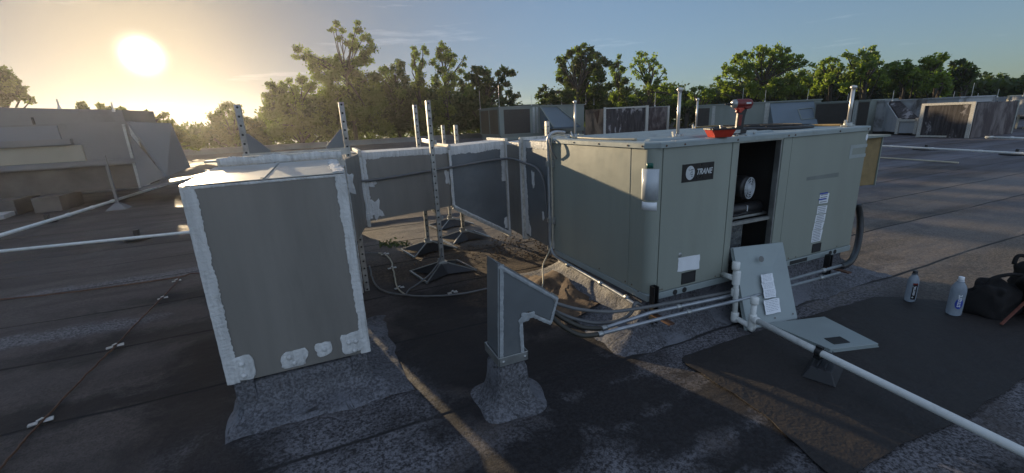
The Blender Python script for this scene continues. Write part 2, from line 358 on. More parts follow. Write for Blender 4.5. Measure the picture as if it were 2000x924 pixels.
    b3 = N.bump(N.noise(co, 9, 4, 0.6), 0.5, 0.012, b2)
    N.set(p.inputs['Normal'], N.bump(N.noise(co, 120, 3, 0.8), 0.7, 0.006, b3))
    return m
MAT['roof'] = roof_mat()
def dirty(name, base, dark, thr=(0.46,0.54), scale=1.1, sc=(1,1,0.55)):
    m, t, p = M_(name); N = NT(t); co = N.pos()
    a = N.ramp(N.noise(co, scale, 8, 0.68, sc=sc, dist=0.3), *thr)
    b = N.ramp(N.noise(co, scale*6, 6, 0.7, sc=(1,1,0.12)), 0.4, 0.65)
    c = N.mix(a, base, dark); c = N.mix(N.math('MULTIPLY', b, 0.35), c, tuple((x+y)/2 for x, y in zip(base, dark)))
    N.set(p.inputs['Base Color'], c); p.inputs['Roughness'].default_value = 0.75
    N.set(p.inputs['Normal'], N.bump(N.noise(co, 9, 4), 0.3, 0.03)); return m
MAT['dirty_black'] = dirty('soot_coated', (0.30,0.28,0.28), (0.012,0.008,0.010), (0.38,0.44), 1.6)
MAT['dirty_white'] = dirty('peeling_white', (0.36,0.37,0.38), (0.07,0.065,0.06), (0.56,0.68), 0.8)
MAT['dirty_tan'] = dirty('weathered_tan', (0.30,0.20,0.13), (0.07,0.045,0.03), (0.45,0.6), 1.2)
MAT['dirty_brown'] = dirty('streaked_brown', (0.20,0.17,0.16), (0.035,0.02,0.022), (0.40,0.56), 1.3)
def leaf(name, a, b, tr):
    m, t, p = M_(name); N = NT(t); t.nodes.remove(p); out = t.nodes['Material Output']
    nz = N.noise(N.pos(), 0.55, 3); info = N.n('ShaderNodeNewGeometry')
    c = N.mix(N.ramp(nz, 0.35, 0.65), a, b); c = N.mix(N.math('MULTIPLY', info.outputs['Random Per Island'], 0.45), c, tuple(x*0.35 for x in a))
    d = N.n('ShaderNodeBsdfDiffuse'); N.set(d.inputs[0], c); tl = N.n('ShaderNodeBsdfTranslucent'); N.set(tl.inputs[0], N.mix(0.6, c, (0.36,0.52,0.05)))
    gl = N.n('ShaderNodeBsdfGlossy'); gl.inputs['Roughness'].default_value = 0.45; gl.inputs[0].default_value = (0.5,0.5,0.45,1)
    mx = N.n('ShaderNodeMixShader'); mx.inputs[0].default_value = tr; t.links.new(d.outputs[0], mx.inputs[1]); t.links.new(tl.outputs[0], mx.inputs[2])
    m2 = N.n('ShaderNodeMixShader'); m2.inputs[0].default_value = 0.05; t.links.new(mx.outputs[0], m2.inputs[1]); t.links.new(gl.outputs[0], m2.inputs[2])
    t.links.new(m2.outputs[0], out.inputs[0]); return m
MAT['leaf_mid'] = leaf('foliage_mid', (0.055,0.10,0.018), (0.085,0.12,0.025), 0.5)
MAT['leaf_dark'] = leaf('foliage_dark', (0.022,0.036,0.014), (0.04,0.06,0.018), 0.2)
MAT['leaf_lit'] = leaf('foliage_light', (0.10,0.15,0.02), (0.14,0.17,0.025), 0.6)
MAT['leaf_brown'] = leaf('foliage_brownish', (0.07,0.06,0.02), (0.09,0.10,0.03), 0.3)
def bottle_mat():
    m, t, p = M_('clear_plastic_water'); N = NT(t)
    c = N.mix(N.ramp(N.noise(N.pos(), 22, 4, sc=(1,1,0.5)), 0.35, 0.65), (0.42,0.48,0.55), (0.58,0.64,0.70)); N.set(p.inputs['Base Color'], c)
    p.inputs['Roughness'].default_value = 0.16; p.inputs['Transmission Weight'].default_value = 0.55; p.inputs['IOR'].default_value = 1.2; return m
MAT['bottle'] = bottle_mat()
# ------------------------------------------------------------------ lettering
def text_mesh(name, s, size, mat, parent, origin, xdir, ydir, shear=0.0, bold=0.0, depth=0.0015, squash=1.0, align='LEFT'):
    c = bpy.data.curves.new('lettering', 'FONT'); c.body = s; c.size = size; c.shear = shear; c.offset = bold; c.extrude = depth; c.align_x = align; c.resolution_u = 3
    tmp = bpy.data.objects.new('lettering_tmp', c); link(tmp); dg = bpy.context.evaluated_depsgraph_get(); dg.update()
    me = bpy.data.meshes.new_from_object(tmp.evaluated_get(dg)); bpy.data.objects.remove(tmp); bpy.data.curves.remove(c)
    x = Vector(xdir).normalized(); y = Vector(ydir).normalized(); z = x.cross(y)
    o0 = ORG[parent.name]; og = Vector(origin)-o0
    me.transform(Matrix(((x.x*squash, y.x, z.x, og.x), (x.y*squash, y.y, z.y, og.y), (x.z*squash, y.z, z.z, og.z), (0,0,0,1))))
    me.materials.clear(); me.materials.append(mat); o = bpy.data.objects.new(name, me); link(o); o.parent = parent; ORG[o.name] = o0; return o
# irregular smear of sealant on a plane: strip along p0-p1, ragged on side w
def ragged_strip(mb, p0, p1, w, nrm, th=0.004, n=26, jag=0.35, ragboth=False):
    n = max(n, int((Vector(p1)-Vector(p0)).length/0.010)); jag *= 0.8
    p0 = Vector(p0); p1 = Vector(p1); w = Vector(w); nrm = Vector(nrm).normalized(); base = len(mb.v); sd = random.random()*90
    for i in range(n+1):
        t = i/n; c = p0.lerp(p1, t)
        a = 1+jag*0.45*noise.noise(Vector((t*3.1, sd, 0)))+jag*0.5*noise.noise(Vector((t*n*0.11, sd, 0)))*noise.noise(Vector((t*7, sd, 3)))*3+jag*0.22*random.uniform(-1, 1)
        b = -0.12*jag*random.random() if not ragboth else -jag*(noise.noise(Vector((t*6, sd, 5)))+0.5*random.random())
        h = th*(0.8+0.5*random.random())
        for q in (c+w*b, c+w*b+nrm*h, c+w*0.5*a+nrm*h*1.5, c+w*a+nrm*h*0.6, c+w*a): mb.v.append(q)
    for i in range(n):
        for k in range(4):
            mb.f.append((base+i*5+k, base+i*5+k+1, base+i*5+k+6, base+i*5+k+5))
        mb.f.append((base+i*5+4, base+i*5, base+i*5+5, base+i*5+9))
    mb.f.append(tuple(base+k for k in range(5))); mb.f.append(tuple(base+n*5+k for k in range(5))[::-1])
    return mb
def blob_patch(mb, c, rx, rz, nrm=(0,-1,0), th=0.006, n=22, jag=0.22, ux=(1,0,0), uz=(0,0,1)):
    c = Vector(c); nrm = Vector(nrm); ux = Vector(ux); uz = Vector(uz); base = len(mb.v); sd = random.random()*50
    for k, s in ((0, 1.0), (1, 0.97), (2, 0.75)):
        for i in range(n):
            a = 2*math.pi*i/n; q = 1+jag*noise.noise(Vector((math.cos(a)*1.6, math.sin(a)*1.6, sd)))*1.5+jag*0.25*random.uniform(-1, 1)
            cx = max(-1, min(1, 1.25*math.cos(a))); cz = max(-1, min(1, 1.25*math.sin(a)))
            mb.v.append(c+ux*rx*cx*q*s+uz*rz*cz*q*s+nrm*(0, th*0.7, th)[k])
    for k in range(2):
        for i in range(n): mb.f.append((base+k*n+i, base+k*n+(i+1) % n, base+(k+1)*n+(i+1) % n, base+(k+1)*n+i))
    mb.f.append(tuple(base+2*n+i for i in range(n))); return mb
# ================================================================== the setting
g = MB(); g.box((-260,-120,-5.4), (320,260,-5.0))
m_, t_, p_ = M_('grass_ground'); N_ = NT(t_); N_.set(p_.inputs['Base Color'], N_.mix(N_.noise(N_.pos(), 0.3, 6), (0.03,0.045,0.015), (0.07,0.075,0.03))); p_.inputs['Roughness'].default_value = 0.95
tag(g.build('ground', m_), kind='structure')
r = MB()
def roofz(x, y): return 0.010*noise.noise(Vector((x*0.9, y*1.6, 3)))+0.006*noise.noise(Vector((x*2.7, y*3.9, 9)))-0.012
xs = [-60,-40,-25,-16,-11,-8]+[-6+0.14*i for i in range(86)]+[6.3,7,8,10,13,18,25,40,70]; ys = [-9,-6,-4.2]+[-3+0.13*i for i in range(78)]+[7.4,8.5,10,13,18,26,34,40.2]
for y in ys:
    for x in xs: r.v.append(Vector((x, y, roofz(x, y) if (-6 < x < 6.2 and -3 < y < 7.2) else -0.01)))
nx = len(xs)
for j in range(len(ys)-1):
    for i in range(nx-1): r.f.append((j*nx+i, j*nx+i+1, (j+1)*nx+i+1, (j+1)*nx+i))
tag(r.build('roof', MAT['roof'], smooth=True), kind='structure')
w = MB(); w.box((-60,-9,-5.0), (70,40.2,-0.08)); tag(w.build('building_wall', MAT['parapet']), 'grey walls of the flat roofed building under the roof', 'building')
t = thing('parapet', (5,40.2,0), 'low grey metal parapet along the far edge of the roof', 'parapet')
w = MB(); w.box((-60,40.0,-0.2), (70,40.35,0.38)); w.build('wall', MAT['parapet'], t)
w = MB()
for i in range(26): w.box((-60+5*i,39.9,0.38), (-55.02+5*i,40.45,0.44))
w.build('coping', MAT['parapet'], t)
# black rectangular coating patch on the roof
def rounded(pts, rad, n=6):
    out = []
    m = len(pts)
    for i in range(m):
        p = pts[i]; a = (pts[i-1]-p); b = (pts[(i+1) % m]-p); ra = min(rad, a.length*0.4, b.length*0.4)
        p1 = p+a.normalized()*ra; p2 = p+b.normalized()*ra
        for k in range(n+1):
            t_ = k/n; out.append(p1*(1-t_)**2+p*2*t_*(1-t_)+p2*t_*t_)
    return out
pp = [GZ(*q) for q in ((1322,700),(1480,648),(1715,578),(1890,592),(2060,615),(2090,690),(2000,742),(1905,800),(1850,835),(1765,862),(1690,915),(1630,935),(1590,900),(1480,800))]
pp = rounded(pp, 0.10, 4)
dense = []
for i in range(len(pp)):
    a, b = pp[i], pp[(i+1) % len(pp)]; k = max(1, int((b-a).length/0.05))
    for j in range(k):
        q = a.lerp(b, j/k); q = q+Vector((noise.noise(q*7), noise.noise(q*7+Vector((9,3,1))), 0))*0.015; q.z = 0.0; dense.append(q)
s = MB(); s.prism(dense, (0,0,0.004)); s.v = [v+Vector((0,0,0.001)) for v in s.v]
tag(s.build('roof_coating_patch', MAT['patch']), kind='structure')
# ------------------------------------------------------------------ far roof units, each from its own front plane
class Fr:
    def __init__(s, A, B):
        s.A = Vector((A[0], A[1], 0)); s.B = Vector((B[0], B[1], 0)); s.x = (s.B-s.A).normalized(); s.L = (s.B-s.A).length
        n = Vector((s.x.y, -s.x.x, 0)); s.n = n if n.dot(CAM-s.A) > 0 else -n
    def hit(s, px, py, off=0.0):
        d = ray(px, py); o = s.A+s.n*off; tt = (o-CAM).dot(s.n)/d.dot(s.n); p = CAM+d*tt; return ((p-s.A).dot(s.x), p.z)
    def P(s, u, z, o=0.0): return s.A+s.x*u+s.n*o+Vector((0,0,z))
    def blk(s, mb, u0, u1, z0, z1, o0, o1):
        q = [s.P(u0,z0,o0), s.P(u1,z0,o0), s.P(u1,z0,o1), s.P(u0,z0,o1)]; k = [s.P(u0,z1,o0), s.P(u1,z1,o0), s.P(u1,z1,o1), s.P(u0,z1,o1)]
        return mb.hexa(q, k)
    def org(s): return tuple(s.A+s.x*(s.L/2))
def F2(px1, d1, px2, d2):
    a = AD(px1, 250, d1); b = AD(px2, 250, d2); return Fr(a, b)
# far unit with bronze coil end and blue hood
f = Fr((11.65,31), (19.7,31)); dp = -4.6
t = thing('rooftop_unit', f.org(), 'far pale green roof unit with lit bronze coil end and blue sloping hood', 'rooftop unit')
b = MB(); f.blk(b, 0.1, f.L-0.1, 0, 0.42, -0.1, dp+0.1); b.build('curb', MAT['far_case'], t)
b = MB(); f.blk(b, 0, f.L, 0.40, 2.58, 0, dp); b.build('case', MAT['far_case'], t)
b = MB(); f.blk(b, -0.08, f.L+0.08, 2.58, 2.66, 0.08, dp-0.08); b.build('top', MAT['far_case'], t)
b = MB(); f.blk(b, 0.40, 2.75, 0.5, 2.42, 0.02, 0.003); b.split('grille', MAT['coil'], t)
b = MB()
for a0, a1 in ((-0.3,-2.1), (-2.35,-4.3)): f.blk(b, -0.02, -0.003, 0.5, 2.45, a0, a1)
bronze = simple('bronze_coil', (0.16,0.12,0.08), 0.5, 0.4, 0.15, 1)
b.split('end_coil', bronze, t)
b = MB(); f.blk(b, 3.0, 3.2, 0.45, 2.55, 0.03, 0.003); f.blk(b, 3.35, 3.5, 0.45, 2.55, 0.03, 0.003); b.split('post', MAT['galv'], t)
h = MB(); top = [f.P(3.7,2.5,0.02), f.P(5.3,2.5,0.02)]; bot = [f.P(3.75,0.75,2.1), f.P(6.3,0.75,2.1)]
h.hexa([f.P(3.7,0.72,0.02), f.P(5.9,0.72,0.02), bot[1], bot[0]], [top[0], top[1], bot[1]+Vector((0,0,0.12)), bot[0]+Vector((0,0,0.12))]); h.build('hood', MAT['far_hood'], t)
b = MB()
for q in ((top[0], bot[0]), (top[1], bot[1])): b.bar(q[0]+Vector((0,-0.05,0.04)), q[1]+Vector((0,-0.05,0.16)), 0.10, 0.06)
b.split('hood_edge', MAT['far_case'], t)
f = Fr((16.2,36.4), (22.8,36.4))
t = thing('rooftop_unit', f.org(), 'pale green far roof unit mostly hidden behind the unit with the blue hood', 'rooftop unit')
b = MB(); f.blk(b, 0, f.L, 0, 2.88, 0, -4); b.build('case', MAT['far_case'], t)
b = MB(); f.blk(b, -0.08, f.L+.08, 2.88, 2.95, .08, -4.08); b.build('top', MAT['far_case'], t)
h = MB(); h.hexa([f.P(3.2,0.9,0.02), f.P(5.2,0.9,0.02), f.P(5.2,0.9,2.0), f.P(3.2,0.9,2.0)], [f.P(3.2,2.8,0.02), f.P(5.2,2.8,0.02), f.P(5.2,1.0,2.0), f.P(3.2,1.0,2.0)]); h.build('hood', MAT['far_hood'], t)
# soot-black duct box
f = Fr((16.8,24), (22.7,24))
t = thing('duct_box', f.org(), 'soot blackened duct box with a sunlit tan end, right of the blue hood', 'duct')
b = MB(); f.blk(b, 0, 3.7, 0, 2.1, 0, -2.4); b.build('left_section', MAT['dirty_black'], t)
b = MB(); f.blk(b, 3.9, f.L, 0, 2.05, -0.05, -2.35); b.build('right_section', MAT['dirty_brown'], t)
b = MB(); f.blk(b, 3.68, 3.92, 0, 2.2, 0.08, -2.5); f.blk(b, -0.06, 0.12, 0, 2.17, 0.06, 0.0); f.blk(b, f.L-0.1, f.L+0.06, 0, 2.12, 0.05, -2.4); f.blk(b, 0.12, 3.68, 2.06, 2.14, 0.05, 0.0); b.split('flange', MAT['seal_old'], t)
b = MB(); f.blk(b, -0.03, -0.003, 0, 2.08, -0.05, -2.35); b.build('end_panel', MAT['dirty_tan'], t)
b = MB(); b.prism([f.P(-0.05,2.0,-0.5), f.P(-0.05,1.9,-1.1), f.P(-0.05,1.1,-0.7)], (-0.05,0,0)); b.build('peeling_flap', MAT['rust'], t)
# green unit with wide hood
f = F2(1357, 33, 1597, 33)
zt = sum(f.hit(x, y)[1] for x, y in ((1357,207),(1500,197),(1585,194)))/3
def U(px, py, off=0.0): return f.hit(px, py, off)[0]
t = thing('rooftop_unit', f.org(), 'pale green roof unit with a wide light blue hood, behind the cordless driver', 'rooftop unit')
b = MB(); f.blk(b, 0, f.L, 0, zt-0.07, 0, -4); b.build('case', MAT['far_case'], t)
b = MB(); f.blk(b, -0.06, f.L+0.06, zt-0.07, zt, 0.06, -4.06); b.build('top', MAT['far_case'], t)
b = MB(); f.blk(b, U(1361,230), U(1385,230), 0.2, zt-0.22, 0.02, 0.003); b.split('grille', MAT['coil'], t)
b = MB(); f.blk(b, U(1390,230), U(1396,230), 0.1, zt-0.1, 0.03, 0.003); f.blk(b, U(1492,230), U(1501,230), 0.1, zt-0.1, 0.05, 0.003); b.split('post', MAT['galv'], t)
b = MB(); f.blk(b, U(1445,230), U(1446.5,230), 0.1, zt-0.1, 0.015, 0.003); b.build('panel_seam', MAT['dark'], t)
u0, u1 = U(1503,210), U(1588,210); q0, q1 = f.hit(1512,250,1.5)[0], f.hit(1598,250,1.5)[0]
h = MB(); h.hexa([f.P(u0,0.3,0.02), f.P(u1,0.3,0.02), f.P(q1,0.3,1.5), f.P(q0,0.3,1.5)], [f.P(u0,zt-0.12,0.02), f.P(u1,zt-0.12,0.02), f.P(q1,0.42,1.5), f.P(q0,0.42,1.5)])
hood = h.build('hood', MAT['far_hood'], t)
def onslope(a, b_):   # point on the sloping face
    A0 = f.P(u0,zt-0.12,0.02); B0 = f.P(u1,zt-0.12,0.02); C0 = f.P(q0,0.42,1.5); D0 = f.P(q1,0.42,1.5); return A0.lerp(B0, a).lerp(C0.lerp(D0, a), b_)
nn = (onslope(1,0)-onslope(0,0)).cross(onslope(0,1)-onslope(0,0)).normalized(); nn = nn if nn.z > 0 else -nn
b = MB()
cc = [onslope(0.62,0.30), onslope(0.95,0.26), onslope(0.98,0.66), onslope(0.66,0.70)]
for i in range(4): b.bar(cc[i]+nn*0.02, cc[(i+1) % 4]+nn*0.02, 0.05, 0.02, nn)
b.build('hatch_frame', MAT['far_case'], hood)
# black coil unit
f = F2(1587, 32, 1692, 31); zt = 0.5*(f.hit(1587,200)[1]+f.hit(1690,195)[1])
t = thing('rooftop_unit', f.org(), 'roof unit with one long black coil side, right of the blue hatched hood', 'rooftop unit')
b = MB(); f.blk(b, 0, f.L, 0, zt-0.06, 0, -3.5); b.build('case', MAT['far_case'], t)
b = MB(); f.blk(b, -0.05, f.L+0.05, zt-0.06, zt, 0.05, -3.5); b.build('top', MAT['far_case'], t)
b = MB(); f.blk(b, 0.05, U(1664,230), 0.1, zt-0.12, 0.02, 0.003); f.blk(b, U(1674,230), f.L-0.03, 0.1, zt-0.12, 0.02, 0.003); b.split('grille', MAT['coil'], t)
b = MB(); f.blk(b, U(1665,230), U(1673,230), 0.05, zt-0.06, 0.06, 0.003); b.split('post', MAT['galv'], t)
# peeling white unit with dark hood
f = F2(1690, 32.0, 1802, 30.8); zt = 0.5*(f.hit(1690,194)[1]+f.hit(1800,198)[1])
t = thing('rooftop_unit', f.org(), 'peeling white roof unit with a dark sloping hood and a small box below it', 'rooftop unit')
b = MB(); f.blk(b, 0, f.L+1.2, 0.12, zt-0.05, 0, -3.2); b.build('case', MAT['dirty_white'], t)
b = MB(); f.blk(b, -0.05, f.L+1.25, zt-0.05, zt+0.02, 0.06, -3.2); b.build('top', MAT['dirty_white'], t)
b = MB(); f.blk(b, 0, f.L+1.1, 0, 0.12, -0.05, -3.1); b.build('curb', MAT['dark'], t)
b = MB(); f.blk(b, U(1728,230), U(1733,230), 0.15, zt-0.06, 0.07, 0.003); f.blk(b, U(1785,215), U(1789,215), 0.15, zt-0.06, 0.07, 0.003); b.split('post', MAT['dirty_white'], t)
u0, u1 = U(1736,200), U(1758,200); q0, q1 = f.hit(1757,230,1.0)[0], f.hit(1795,230,1.0)[0]; z2 = f.hit(1757,231,1.0)[1]
h = MB(); h.hexa([f.P(u0,0.2,0.02), f.P(u1,0.2,0.02), f.P(q1,z2-0.1,1.0), f.P(q0,z2-0.1,1.0)], [f.P(u0,zt-0.06,0.02), f.P(u1,zt-0.06,0.02), f.P(q1,z2,1.0), f.P(q0,z2,1.0)]); h.build('hood', MAT['dirty_black'], t)
h = MB(); h.prism([f.P(u0-0.05,0.15,0.02), f.P(u0-0.05,zt-0.1,0.02), f.P(q0-0.05,z2,1.02), f.P(q0-0.05,0.15,1.02)], f.x*-0.04); h.build('hood_cheek', MAT['dirty_white'], t)
b = MB(); f.blk(b, q0, q1, 0.10, z2-0.12, 1.05, 0.1); b.build('lower_box', MAT['dirty_white'], t)
b = MB(); f.blk(b, q0-0.04, q0+0.08, 0.05, z2, 1.12, 1.0); f.blk(b, q1-0.08, q1+0.04, 0.05, z2, 1.12, 1.0); f.blk(b, q0, q1, z2-0.16, z2-0.06, 1.12, 1.0); b.split('flange', MAT['seal_old'], t)
# stained duct box pair
f = Fr((23.7,8.85), (23.5,7.05))
t = thing('duct_box', f.org(), 'black and white stained duct box standing in front of the peeling white unit', 'duct')
f.n = Vector((-1,0,0)); zt = 0.5*(f.hit(1812,201)[1]+f.hit(1893,200)[1])
b = MB(); f.blk(b, -0.02, f.L, 0, zt-0.03, 0, -2.0); b.build('front_section', MAT['dirty_black'], t)
b = MB()
f.blk(b, f.L-0.09, f.L+0.05, 0, zt, 0.05, 0.0); f.blk(b, -0.08, 0.06, 0, zt, 0.05, 0.0); f.blk(b, 0.06, f.L-0.09, zt-0.1, zt, 0.05, 0.0); f.blk(b, 0.0, f.L*0.6, 0.02, 0.09, 0.06, 0.003); b.split('flange', MAT['seal_old'], t)
b = MB(); b.box((23.55,6.98,0.0), (27.2,7.04,zt-0.06)); b.build('side_panel', MAT['dirty_brown'], t)
b = MB(); b.box((27.2,6.95,0.0), (27.32,7.1,zt-0.02)); b.build('leg', MAT['galv'], t)
# lifted duct on stands at right
f = F2(1868, 38, 2070, 34); zt = f.hit(1870,193)[1]; zb = f.hit(1975,224)[1]
t = thing('duct_run', f.org(), 'long pale grey duct raised on thin legs at the far right of the roof', 'duct')
b = MB(); f.blk(b, 0, f.L, zb, zt, 0, -1.4); b.build('duct_body', MAT['dirty_white'], t)
b = MB()
for x in (1870,1968,2030): f.blk(b, U(x,200)-0.05, U(x,200)+0.08, zb-0.03, zt+0.05, 0.05, -1.45)
b.split('flange', MAT['old_cream'], t)
b = MB(); f.blk(b, -0.6, -0.02, zt-0.55, zt+0.02, -0.1, -1.2); b.build('end_cap', MAT['old_cream'], t)
for x, x2 in ((1930,1950), (1938,1925), (1985,1985), (2000,2012), (1900,1900)):
    b = MB(); u_ = U(x,230); b.bar(f.P(u_,0,-0.1), f.P(U(x2,230),zb,-0.1), 0.07, 0.07, (1,0,0)); b.build('leg', MAT['old_cream'], t)
LC = simple('left_case', (0.16,0.16,0.165), 0.6, 0, 0.15, 0.8, dirt=0.4, dirtcol=(0.07,0.065,0.06)); LD = simple('left_curb', (0.10,0.088,0.08), 0.85, 0, 0.3, 2); LH = simple('left_hood', (0.16,0.17,0.19), 0.45, 0.1, 0.1, 1)
# ------------------------------------------------------------------ hazy units at the far left
f = Fr((-12.5,15), (-7.0,15))
t = thing('rooftop_unit', f.org(), 'tall dark hazy roof unit at the far left under the sun', 'rooftop unit')
b = MB(); b.hexa([(-14,15,0), (-7.4,15,0), (-7.4,18,0), (-14,18,0)], [(-14,15,2.82), (-7.4,15,2.44), (-7.4,18,2.5), (-14,18,2.9)]); b.build('case', LC, t)
b = MB(); b.box((-9.5,14.97,0.3), (-9.45,14.997,2.3)); b.build('panel_seam', MAT['dark'], t)
t = thing('rooftop_unit', (-7.4,12,0), 'hazy roof unit at left with pale bands, tan panel and big sloping hood', 'rooftop unit')
def L(x, y): p = PY(x, y, 12.0); return p.x, p.z
b = MB(); b.box((-12,12.0,0.95), (-6.30,13.4,2.02)); b.build('case', LC, t)
b = MB(); b.box((-12,12.0,0.35), (-6.45,13.3,0.95)); b.build('curb', LD, t)
b = MB(); b.box((-12,11.85,1.52), (-7.6,11.997,1.655)); b.box((-12,11.85,0.98), (-6.4,11.997,1.10)); b.split('band', LC, t)
b = MB(); b.box((-12,11.95,1.11), (-7.45,11.998,1.50)); b.build('tan_panel', simple('left_tan', (0.30,0.27,0.21), 0.6, 0, 0.1, 1), t)
b = MB(); b.box((-12,11.96,1.66), (-7.8,11.996,1.98)); b.build('upper_panel', LH, t)
b = MB()
for x in (-6.55,-6.42,-6.36): b.box((x,11.93,0.30), (x+0.06,11.997,1.95))
b.split('post', MAT['galv'], t)
for x in (-9.2,-8.4): b = MB(); b.box((x,11.3,0.0), (x+0.5,12.4,0.348)); b.build('foot', LD, t)
hq = [PY(250,238,11.0), PY(334,241,12.9), PY(372,326,12.9), PY(326,345,11.0)]
h = MB(); nrm = (hq[1]-hq[0]).cross(hq[3]-hq[0]).normalized(); nrm = nrm if nrm.z < 0 else -nrm
h.prism(hq, nrm*0.04); h.build('hood', LH, t)
h = MB(); h.prism([PY(252,262,11.02), PY(323,345,11.02), PY(275,366,11.02)], (0,0.03,0)); h.build('hood_cheek', LC, t)
h = MB(); h.hexa([(-6.3,11.1,0.34), (-5.15,11.1,0.50), (-5.0,12.8,0.50), (-6.3,12.8,0.34)], [(-6.3,11.1,0.40), (-5.15,11.1,0.56), (-5.0,12.8,0.56), (-6.3,12.8,0.40)]); h.build('hood_floor', LC, t)
h = MB(); h.box((-5.35,12.2,0.0), (-5.28,12.27,0.5)); h.build('leg', MAT['galv'], t)
b0 = GZ(233,408); tp = 1.25
t = thing('strut_post', tuple(b0), 'single hazy strut post on a small foot beside the left white pipe', 'strut post')
b = MB(); b.box((b0.x-0.025,b0.y-0.025,0.03), (b0.x+0.025,b0.y+0.025,tp)); b.split('post', LC, t)
b = MB(); b.hexa([(b0.x-0.2,b0.y-0.2,0), (b0.x+0.2,b0.y-0.2,0), (b0.x+0.2,b0.y+0.2,0), (b0.x-0.2,b0.y+0.2,0)], [(b0.x-0.04,b0.y-0.04,0.15), (b0.x+0.04,b0.y-0.04,0.15), (b0.x+0.04,b0.y+0.04,0.15), (b0.x-0.04,b0.y+0.04,0.15)]); b.build('foot', LC, t)
q = [GZ(*p) for p in ((-60,408),(20,408),(42,416),(10,428),(-60,440))]; b = MB(); b.prism(q, (0,0,0.10)); tag(b.build('concrete_paver', simple('pale_paver', (0.42,0.40,0.38), 0.8), bevel=0.01), 'pale flat paver on the roof at the left edge', 'paver')
# ------------------------------------------------------------------ white pipes across the roof
def pipe(name, label, pts, r=0.035, mat='pvc', cat='pipe', group=None):
    b = MB(); b.tube(pts, r, 10)
    for k in range(1, 12):
        q = Vector(pts[0]).lerp(Vector(pts[-1]), k/12+random.uniform(-.02,.02)) if len(pts) == 3 or len(pts) == 2 else Vector(pts[1]).lerp(Vector(pts[2]), k/12)
        if k % 4 == 1 and len(pts) != 3: b.lathe([(r*1.1,-0.05), (r*1.25,-0.045), (r*1.25,0.045), (r*1.1,0.05)], q, 10, Vector(pts[2])-Vector(pts[1]) if len(pts) > 3 else Vector(pts[-1])-Vector(pts[0]))
    return tag(b.build(name, MAT[mat], smooth=True), label, cat, group)
pipe('gas_pipe', 'white pipe running up the left side of the roof towards the hazy hood', [GZ(-60,478,0.1), GZ(120,424,0.1), GZ(245,385,0.1), GZ(325,360,0.1)], 0.034)
pipe('gas_pipe', 'white pipe crossing the roof behind the big duct drop, on a black pad', [GZ(-60,497,0.08), GZ(375,453,0.08), GZ(375,453,0.08)+Vector((7.5,-0.5,0))], 0.024)
pipe('gas_pipe', 'white pipe on two black pads beyond the open filter hatch at right', [GZ(1600,272,0.1), GZ(1722,285,0.1), GZ(2000,300,0.1), GZ(2100,306,0.1)], 0.034)
pipe('gas_pipe', 'short white pipe lying nearest beyond the filter hatch', [GZ(1640,303,0.03), GZ(1722,308,0.03), GZ(1872,318,0.03)], 0.022, 'old_cream')
pipe('gas_pipe', 'farthest white pipe beside the stained duct box at right', [GZ(1925,268,0.1), GZ(2060,272,0.1)], 0.045)
def pad(x, y, label, s=0.16):
    c = GZ(x, y); t = thing('pipe_support', tuple(c), label, 'pipe support', 'black pipe support pads')
    b = MB(); b.lathe([(s*1.2,0), (s*1.15,0.03), (s*0.6,0.05), (s*0.35,0.06)], c, 14); b.build('pad', MAT['black'], t, True)
    b = MB(); b.box((c.x-0.035,c.y-0.03,0.055), (c.x+0.035,c.y+0.03,0.16)); b.build('clamp', MAT['black'], t)
pad(270,467,'round black pad under the pipe left of the big duct drop',0.16); pad(1808,292,'left of two black pads under the white pipe at right',0.3); pad(1985,302,'right of two black pads under the white pipe at right',0.3)
pad(95,434,'black pad under the pipe at the left edge',0.13)
# ------------------------------------------------------------------ thin lightning rods on the far units
def thin_rod(px, y0, y1, d, label):
    a = AD(px, y1, d); z0 = a.z; a2 = AD(px, y0, d); b = MB(); b.tube([a, (a.x,a.y,a2.z)], 0.012 if d > 20 else 0.02, 6)
    b.lathe([(0.04,-0.06), (0.035,0.0), (0.012,0.02)], a, 8); o = b.build('lightning_rod', MAT['rod']); tag(o, label, 'lightning rod', 'thin lightning rods on the far units')
for i, (x, y0, y1, d, l) in enumerate((
    (938,177,212,35,'thin rod at the left corner of the unit with the bronze coil end'), (975,166,207,34.5,'tall rod above the corner of the unit with the black grille'),
    (1038,185,205,36,'thin rod against open sky above the far unit with blue hood'), (1097,190,203,40,'short rod in front of the dark tree, left of the paired rods'),
    (1144,184,202,40,'left of the paired rods behind the soot blackened duct box'), (1160,180,203,40,'right of the paired rods behind the soot blackened duct box'),
    (1279,180,206,27,'thin rod above the right part of the soot blackened duct box'), (1450,172,199,34,'faint rod above the drill on the far green unit'),
    (1494,176,197,34,'rod at the left edge of the wide light blue hood'), (1577,174,194,33,'rod at the right corner of the wide light blue hood'),
    (1655,183,197,32,'left rod of the close pair on the black coil unit'), (1659,181,197,32,'right rod of the close pair on the black coil unit'),
    (1743,177,195,29,'rod above the dark hood of the peeling white unit'), (1862,179,191,36,'rod at the left end of the raised far duct'),
    (1897,162,190,36,'tallest rod at the far right, above the stained duct box'), (1909,182,190,36,'short rod just right of the tallest far rod'),
    (1948,174,188,35,'rod above the middle of the raised far duct'), (1999,173,186,34,'rod at the right edge of the picture above the raised duct'),
    (115,194,208,17,'thin hazy rod above the tall unit at the far left'), (221,200,214,17,'thin hazy rod among the bushes left of the sun'))):
    thin_rod(x, y0, y1, d, l)
